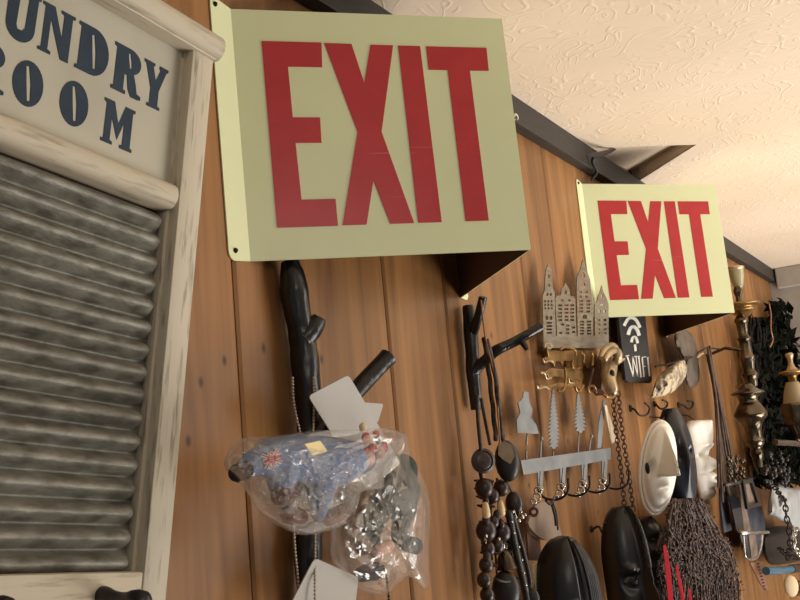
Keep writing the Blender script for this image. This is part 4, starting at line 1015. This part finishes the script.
turned([(740, 302.5, 10), (740.1, 303.5, 18), (740.2, 305.5, 19), (740.3, 307, 14), (740.4, 308.5, 13), (740.5, 310, 14), (740.6, 312.5, 10), (740.7, 315, 5)], CO, 'drip_dish', MT['brass'], cs_)
turned([(740.3, 315, 3), (740.6, 320, 7), (741, 324, 5.5), (741.5, 335, 5), (742, 338, 7), (742.3, 342, 5.5), (743, 353, 6), (743.5, 357, 7.5), (744, 362, 6.5), (744.6, 370, 6), (745, 374, 8.5), (745.4, 379, 7), (746, 386, 6)], CO, 'stem', MT['darkbrass'], cs_)
turned([(746, 384, 5), (746.4, 389, 10), (746.7, 392.5, 16), (747, 394, 16), (747.2, 396, 11), (747.8, 401, 9), (748.4, 406, 12), (749.2, 413, 16), (750, 417, 15.5), (751, 424, 10), (752, 431, 8), (752.6, 438, 8), (753, 441, 9), (753.4, 445, 8), (754, 449, 5), (754.5, 454, 6.5), (755, 459, 5), (756, 468, 4)], CO, 'knob', MT['darkbrass'], cs_)
wq = W(745, 350, CO); MB().tube([wq, V((wq.x+.01, -.05, wq.z+.012)), V((wq.x+.02, 0, wq.z))], .004, 8).build('wall_arm', MT['darkbrass'], cs_, smooth=3.1)

c2_ = thing('candle_holder', 'brass candle holder with amber shade and dark fluted cup', 'candle holder', W(795, 405, .16))
O2 = .17
turned([(789, 353, 3), (789, 355, 4), (789.2, 358, 3), (789.4, 362, 2.4), (789.8, 367, 4), (790, 370, 6)], O2, 'finial', MT['palebrass'], c2_)
turned([(791, 370, 5), (791.2, 371.5, 12), (791.4, 373.5, 12), (791.8, 376, 5), (792, 383, 4)], O2, 'dish', MT['brass'], c2_)
turned([(792.2, 382, 6), (792.8, 390, 9), (794, 403, 12)], O2, 'shade', MT['amber'], c2_)
turned([(794, 403, 12), (794.2, 405, 13), (795, 412, 12.5), (796, 423, 12), (797, 429, 8), (797.6, 436, 4), (798.3, 442, 3)], O2, 'cup', MT['darkbrass'], c2_)
MB().tube([W(775, 442, O2), W(790, 443, O2), W(812, 445, O2)], 3.0*mpp(W(790, 443, O2)), 10).build('cross_bar', MT['darkbrass'], c2_, smooth=1)
MB().tube([W(798, 440, O2), W(798, 445, .08), W(798, 448, 0)], .004, 8).build('wall_arm', MT['darkbrass'], c2_, smooth=3.1)

# ------------------------------------------------------------------ foliage and vines
def leaves(polypx, o, do, cnt, size, name, label, seed, m, cat='foliage'):
    rn = random.Random(seed); b = MB(); xs = [p[0] for p in polypx]; ys = [p[1] for p in polypx]
    def inside(x, y):
        c = False; n = len(polypx)
        for i in range(n):
            (x1, y1), (x2, y2) = polypx[i], polypx[i-1]
            if (y1 > y) != (y2 > y) and x < (x2-x1)*(y-y1)/(y2-y1)+x1: c = not c
        return c
    k = 0
    while k < cnt:
        x, y = rn.uniform(min(xs), max(xs)), rn.uniform(min(ys), max(ys))
        if not inside(x, y): continue
        k += 1; P = W(x, y, o+rn.uniform(-do, do)); s = size*mpp(P)*rn.uniform(.6, 1.2)
        d = V((rn.uniform(-1, 1), rn.uniform(-1, .3), rn.uniform(-1, 1))).normalized(); q = d.orthogonal().normalized(); q.rotate(Matrix.Rotation(rn.uniform(0, 6.28), 3, d)); e = d.cross(q)
        b.bm.faces.new([b.bm.verts.new(p) for p in (P-d*s, P-d*s*.2+q*s*.38+e*s*.1, P+d*s, P-d*s*.1-q*s*.38+e*s*.1)])
    cl_ = [W(p[0], p[1], o) for p in polypx]
    return b, k
wr = thing('foliage_wreath', 'dark green leafy wreath at the far right by the corner', 'wreath', W(786, 370, .06))
b, _ = leaves([(769, 306), (780, 300), (792, 306), (812, 316), (812, 478), (790, 486), (774, 486), (764, 430), (762, 380), (766, 340)], .04, .025, 1300, 9, '', '', 4, None)
b.build('leaves', MT['foliage'], wr)['kind'] = 'stuff'
rn = random.Random(18); b = MB()
for k in range(16):
    x = rn.uniform(768, 806); b.tube(smoothpath([W(x+6*math.sin(k+j), 306+j*26, .035+.015*math.sin(k*2+j)) for j in range(6)], 4), .006, 5)
b.build('stems', MT['vine'], wr, smooth=3.1)
ga = thing('leaf_garland', 'twisted dark vine garland with leaves behind the tall brass sconce', 'garland', W(756, 390, .03))
rn = random.Random(8); b = MB()
for k in range(22):
    x = rn.uniform(746, 762); ph = rn.uniform(0, 6); o = .03+.02*rn.random()
    P = smoothpath([W(x+5*math.sin(ph+j*.9)+j*.9, 318+j*13, o+.01*math.sin(ph*2+j)) for j in range(13)], 4); b.tube(P, 1.5*mpp(P[0]), 5)
b.build('vines', MT['vine'], ga, smooth=3.1)
b, _ = leaves([(744, 318), (764, 322), (770, 380), (772, 485), (756, 485), (748, 400)], .035, .02, 700, 7, '', '', 6, None)
b.build('leaves', MT['foliage'], ga)['kind'] = 'stuff'
P = smoothpath([W(x, y, .12) for x, y in ((769, 303), (771, 315), (771, 330), (773, 340), (770, 347))], 5)
tag(MB().tube(P, .7*mpp(P[0]), 7).build('curved_rod', MT['copper'], smooth=3.1), 'thin curved copper rod in front of the dark wreath', 'rod')

# ------------------------------------------------------------------ lower right clutter
b = MB(); rn = random.Random(21)
for k in range(46): b.ell(W(rn.uniform(727, 746), rn.uniform(456, 481), .08+.02*rn.random()), (1.2+rn.random()*1.3)*mpp(W(735, 470, .08)), nu=7, nv=5)
tag(b.build('bead_cluster', MT['darkbrass'], smooth=3.1), 'cluster of small dark metallic beads below the dry sticks', 'beads', kind='stuff')
b = MB()
for k in range(60): b.ell(W(rn.uniform(764, 790), rn.uniform(452, 488), .09+.03*rn.random()), (1.4+rn.random()*1.8)*mpp(W(775, 470, .08)), nu=7, nv=5)
tag(b.build('bead_cluster', MT['black_gloss'], smooth=3.1), 'cluster of glossy black beads above the pale grey cloth', 'beads', kind='stuff')
c7 = lambda s: crop(s, 6.667, 700, 440)
fr = thing('framed_tag', 'small black framed tag hanging from a dark rod', 'tag', W(748, 495, .1))
Pq = [W(x, y, .10) for x, y in c7('268,272 332,258 388,440 300,462')]
ctr = sum(Pq, V())/4
MB().plate(Pq, [[ctr+(p-ctr)*.72 for p in Pq]], (0, -.006, 0)).build('frame', MT['black_gloss'], fr)
MB().prism([ctr+(p-ctr)*.78+V((0, .001, 0)) for p in Pq], (0, .002, 0)).build('insert', MT['strap'], fr)
MB().tube([W(x, y, .10) for x, y in c7('165,298 230,290 290,272 345,258')], 1.6*mpp(ctr), 8).build('rod', MT['black_gloss'], fr, smooth=3.1)
card(c7('170,300 265,300 300,470 330,620 250,620 215,480'), .07, 'leather_strap', 'wide taupe leather strap left of the framed tag', 'strap', .05, 'strap', .004)
card(c7('120,300 160,300 180,440 200,600 150,620 130,470'), .06, 'leather_strap', 'dark blue-grey leather strap beside the white face mask chin', 'strap', .05, 'bluegrey', .004)
card(c7('185,380 260,380 285,600 235,600'), .08, 'leather_strap', 'dark navy strip lying over the taupe strap', 'strap', .05, 'navymask', .003)
pillow(c7('468,312 490,300 525,298 600,318 690,345 690,580 640,600 600,560 540,540 480,500 450,490'), .09, .022, 'grey_cloth', MT['cloth'], None, amp=.009)
tag(bpy.data.objects['grey_cloth'], 'pale grey cloth bag bulging at the right edge under the candle holder', 'cloth')
linkchain([(775, 487), (780, 495), (785, 502), (786, 514), (789, 530), (790, 545), (788, 560)], .13, 1.9, 'link_chain', 'black link chain hanging over the pale grey cloth', m='iron', wid=1.3)
c8 = lambda s: crop(s, 6.667, 700, 510)
us = mpp(W(755, 545, .1))
ub = thing('buckle', 'silver U-shaped buckle with cross bar on a taupe strap', 'buckle', W(755, 545, .1))
MB().tube([W(x, y, .10) for x, y in c8('275,155 340,150 400,150 455,148')], 1.7*us, 8).build('cross_bar', MT['silver'], ub, smooth=3.1)
MB().tube(smoothpath([W(x, y, .105) for x, y in c8('290,170 295,250 305,315 345,332 385,310 408,240 415,165')], 5), 1.1*us, 8).build('loop', MT['silver'], ub, smooth=3.1)
card(c8('315,165 362,160 380,320 335,322'), .09, 'leather_strap', 'narrow taupe strap through the silver buckle', 'strap', .04, 'strap', .003)
zz = c8('325,352 410,345 448,545 400,500')
sp = MB().prism([W(x, y, .085) for x, y in zz], (0, -.003, 0)).build('copper_strip', MT['copper'])
tag(sp, 'copper strip with dark notched edge below the silver buckle', 'strip')
b = MB()
for k in range(9):
    t = k/8; p = V((385+45*t, 360+170*t)); b.prism([W(*q, .0885) for q in c8('%f,%f %f,%f %f,%f %f,%f' % (p.x-6, p.y-5, p.x+8, p.y-7, p.x+10, p.y+1, p.x-4, p.y+3))], (0, -.001, 0))
b.build('notched_edge', MT['slot'], sp)
rod = thing('blue_rod', 'short teal blue rod with dark cap at the lower right', 'rod', W(780, 570, .11))
MB().tube([W(766, 571, .11), W(780, 570.5, .11), W(792, 569, .11)], 3.8*mpp(W(780, 570, .11)), 12).build('shaft', MT['bluerod'], rod, smooth=1)
MB().tube([W(791, 569, .11), W(800, 568, .11), W(808, 567, .11)], 4.6*mpp(W(780, 570, .11)), 12).build('cap', MT['darkbrass'], rod, smooth=1)
sd_ = mpp(W(792, 588, .11))
kn = thing('round_knob', 'cream oval knob with copper side at the bottom right corner', 'knob', W(792, 588, .11))
MB().ell(W(791, 586, .12), (8*sd_, 10.5*sd_, 3*sd_), frame(.8)).build('disc', MT['creamcloth'], kn, smooth=3.1)
MB().lathe(W(795, 588, .09), V((.6, -.2, -.1)), [(7*sd_, 0), (8*sd_, 3*sd_), (8*sd_, 9*sd_), (5*sd_, 11*sd_)], 14).build('body', MT['copper'], kn, smooth=1)
pillow([(762, 545), (766, 530), (784, 526), (806, 530), (808, 556), (784, 564), (768, 563)], .035, .018, 'black_pouch', MT['leather'], None)
tag(bpy.data.objects['black_pouch'], 'small black leather pouch between the buckle and the black chain', 'pouch')

pillow([(737, 508), (745, 500), (758, 503), (764, 514), (765, 540), (760, 556), (748, 558), (739, 540)], .035, .018, 'leather_bag', MT['bluegrey'], None)
tag(bpy.data.objects['leather_bag'], 'dark blue-grey leather bag behind the silver buckle', 'bag')
linkchain([(796, 528), (793, 540), (797, 552), (806, 560)], .12, 2.0, 'link_chain', 'short dull chain at the right edge above the teal rod', m='silver', wid=1.3)
linkchain([(780, 548), (788, 556), (797, 557), (810, 556)], .1, 2.0, 'link_chain', 'dark chain lying level above the teal rod', m='darkchain', wid=1.3)

# ------------------------------------------------------------------ light
def area(name, loc, target, size, power, color, sy=None):
    l = bpy.data.lights.new(name, 'AREA'); l.shape = 'RECTANGLE'; l.size = size; l.size_y = sy or size; l.energy = power; l.color = color
    o = bpy.data.objects.new(name, l); COL.objects.link(o); o.location = loc
    o.rotation_euler = (V(target)-V(loc)).to_track_quat('-Z', 'Y').to_euler(); return o
fb = area('floor_bounce', (2.5, -2.2, -1.4), (2.3, -1.1, .56), 2.0, 58, (1, .95, .87), 1.6); fb.data.spread = math.radians(105)
area('window_light', (3.0, -3.0, .0), (2.1, 0, .3), 1.2, 26, (1, .97, .93), 1.0)
area('washboard_top_fill', (-.15, -1.4, .54), (.7, 0, .25), .6, 4.5, (1, .97, .9))  # unseen fill added high on the left to band the washboard ridges
w = bpy.data.worlds.new('world'); bpy.context.scene.world = w; w.use_nodes = True
w.node_tree.nodes['Background'].inputs[0].default_value = (1, .96, .90, 1); w.node_tree.nodes['Background'].inputs[1].default_value = .21
sc = bpy.context.scene; sc.view_settings.view_transform = 'Standard'; sc.view_settings.look = 'None'; sc.view_settings.exposure = 0
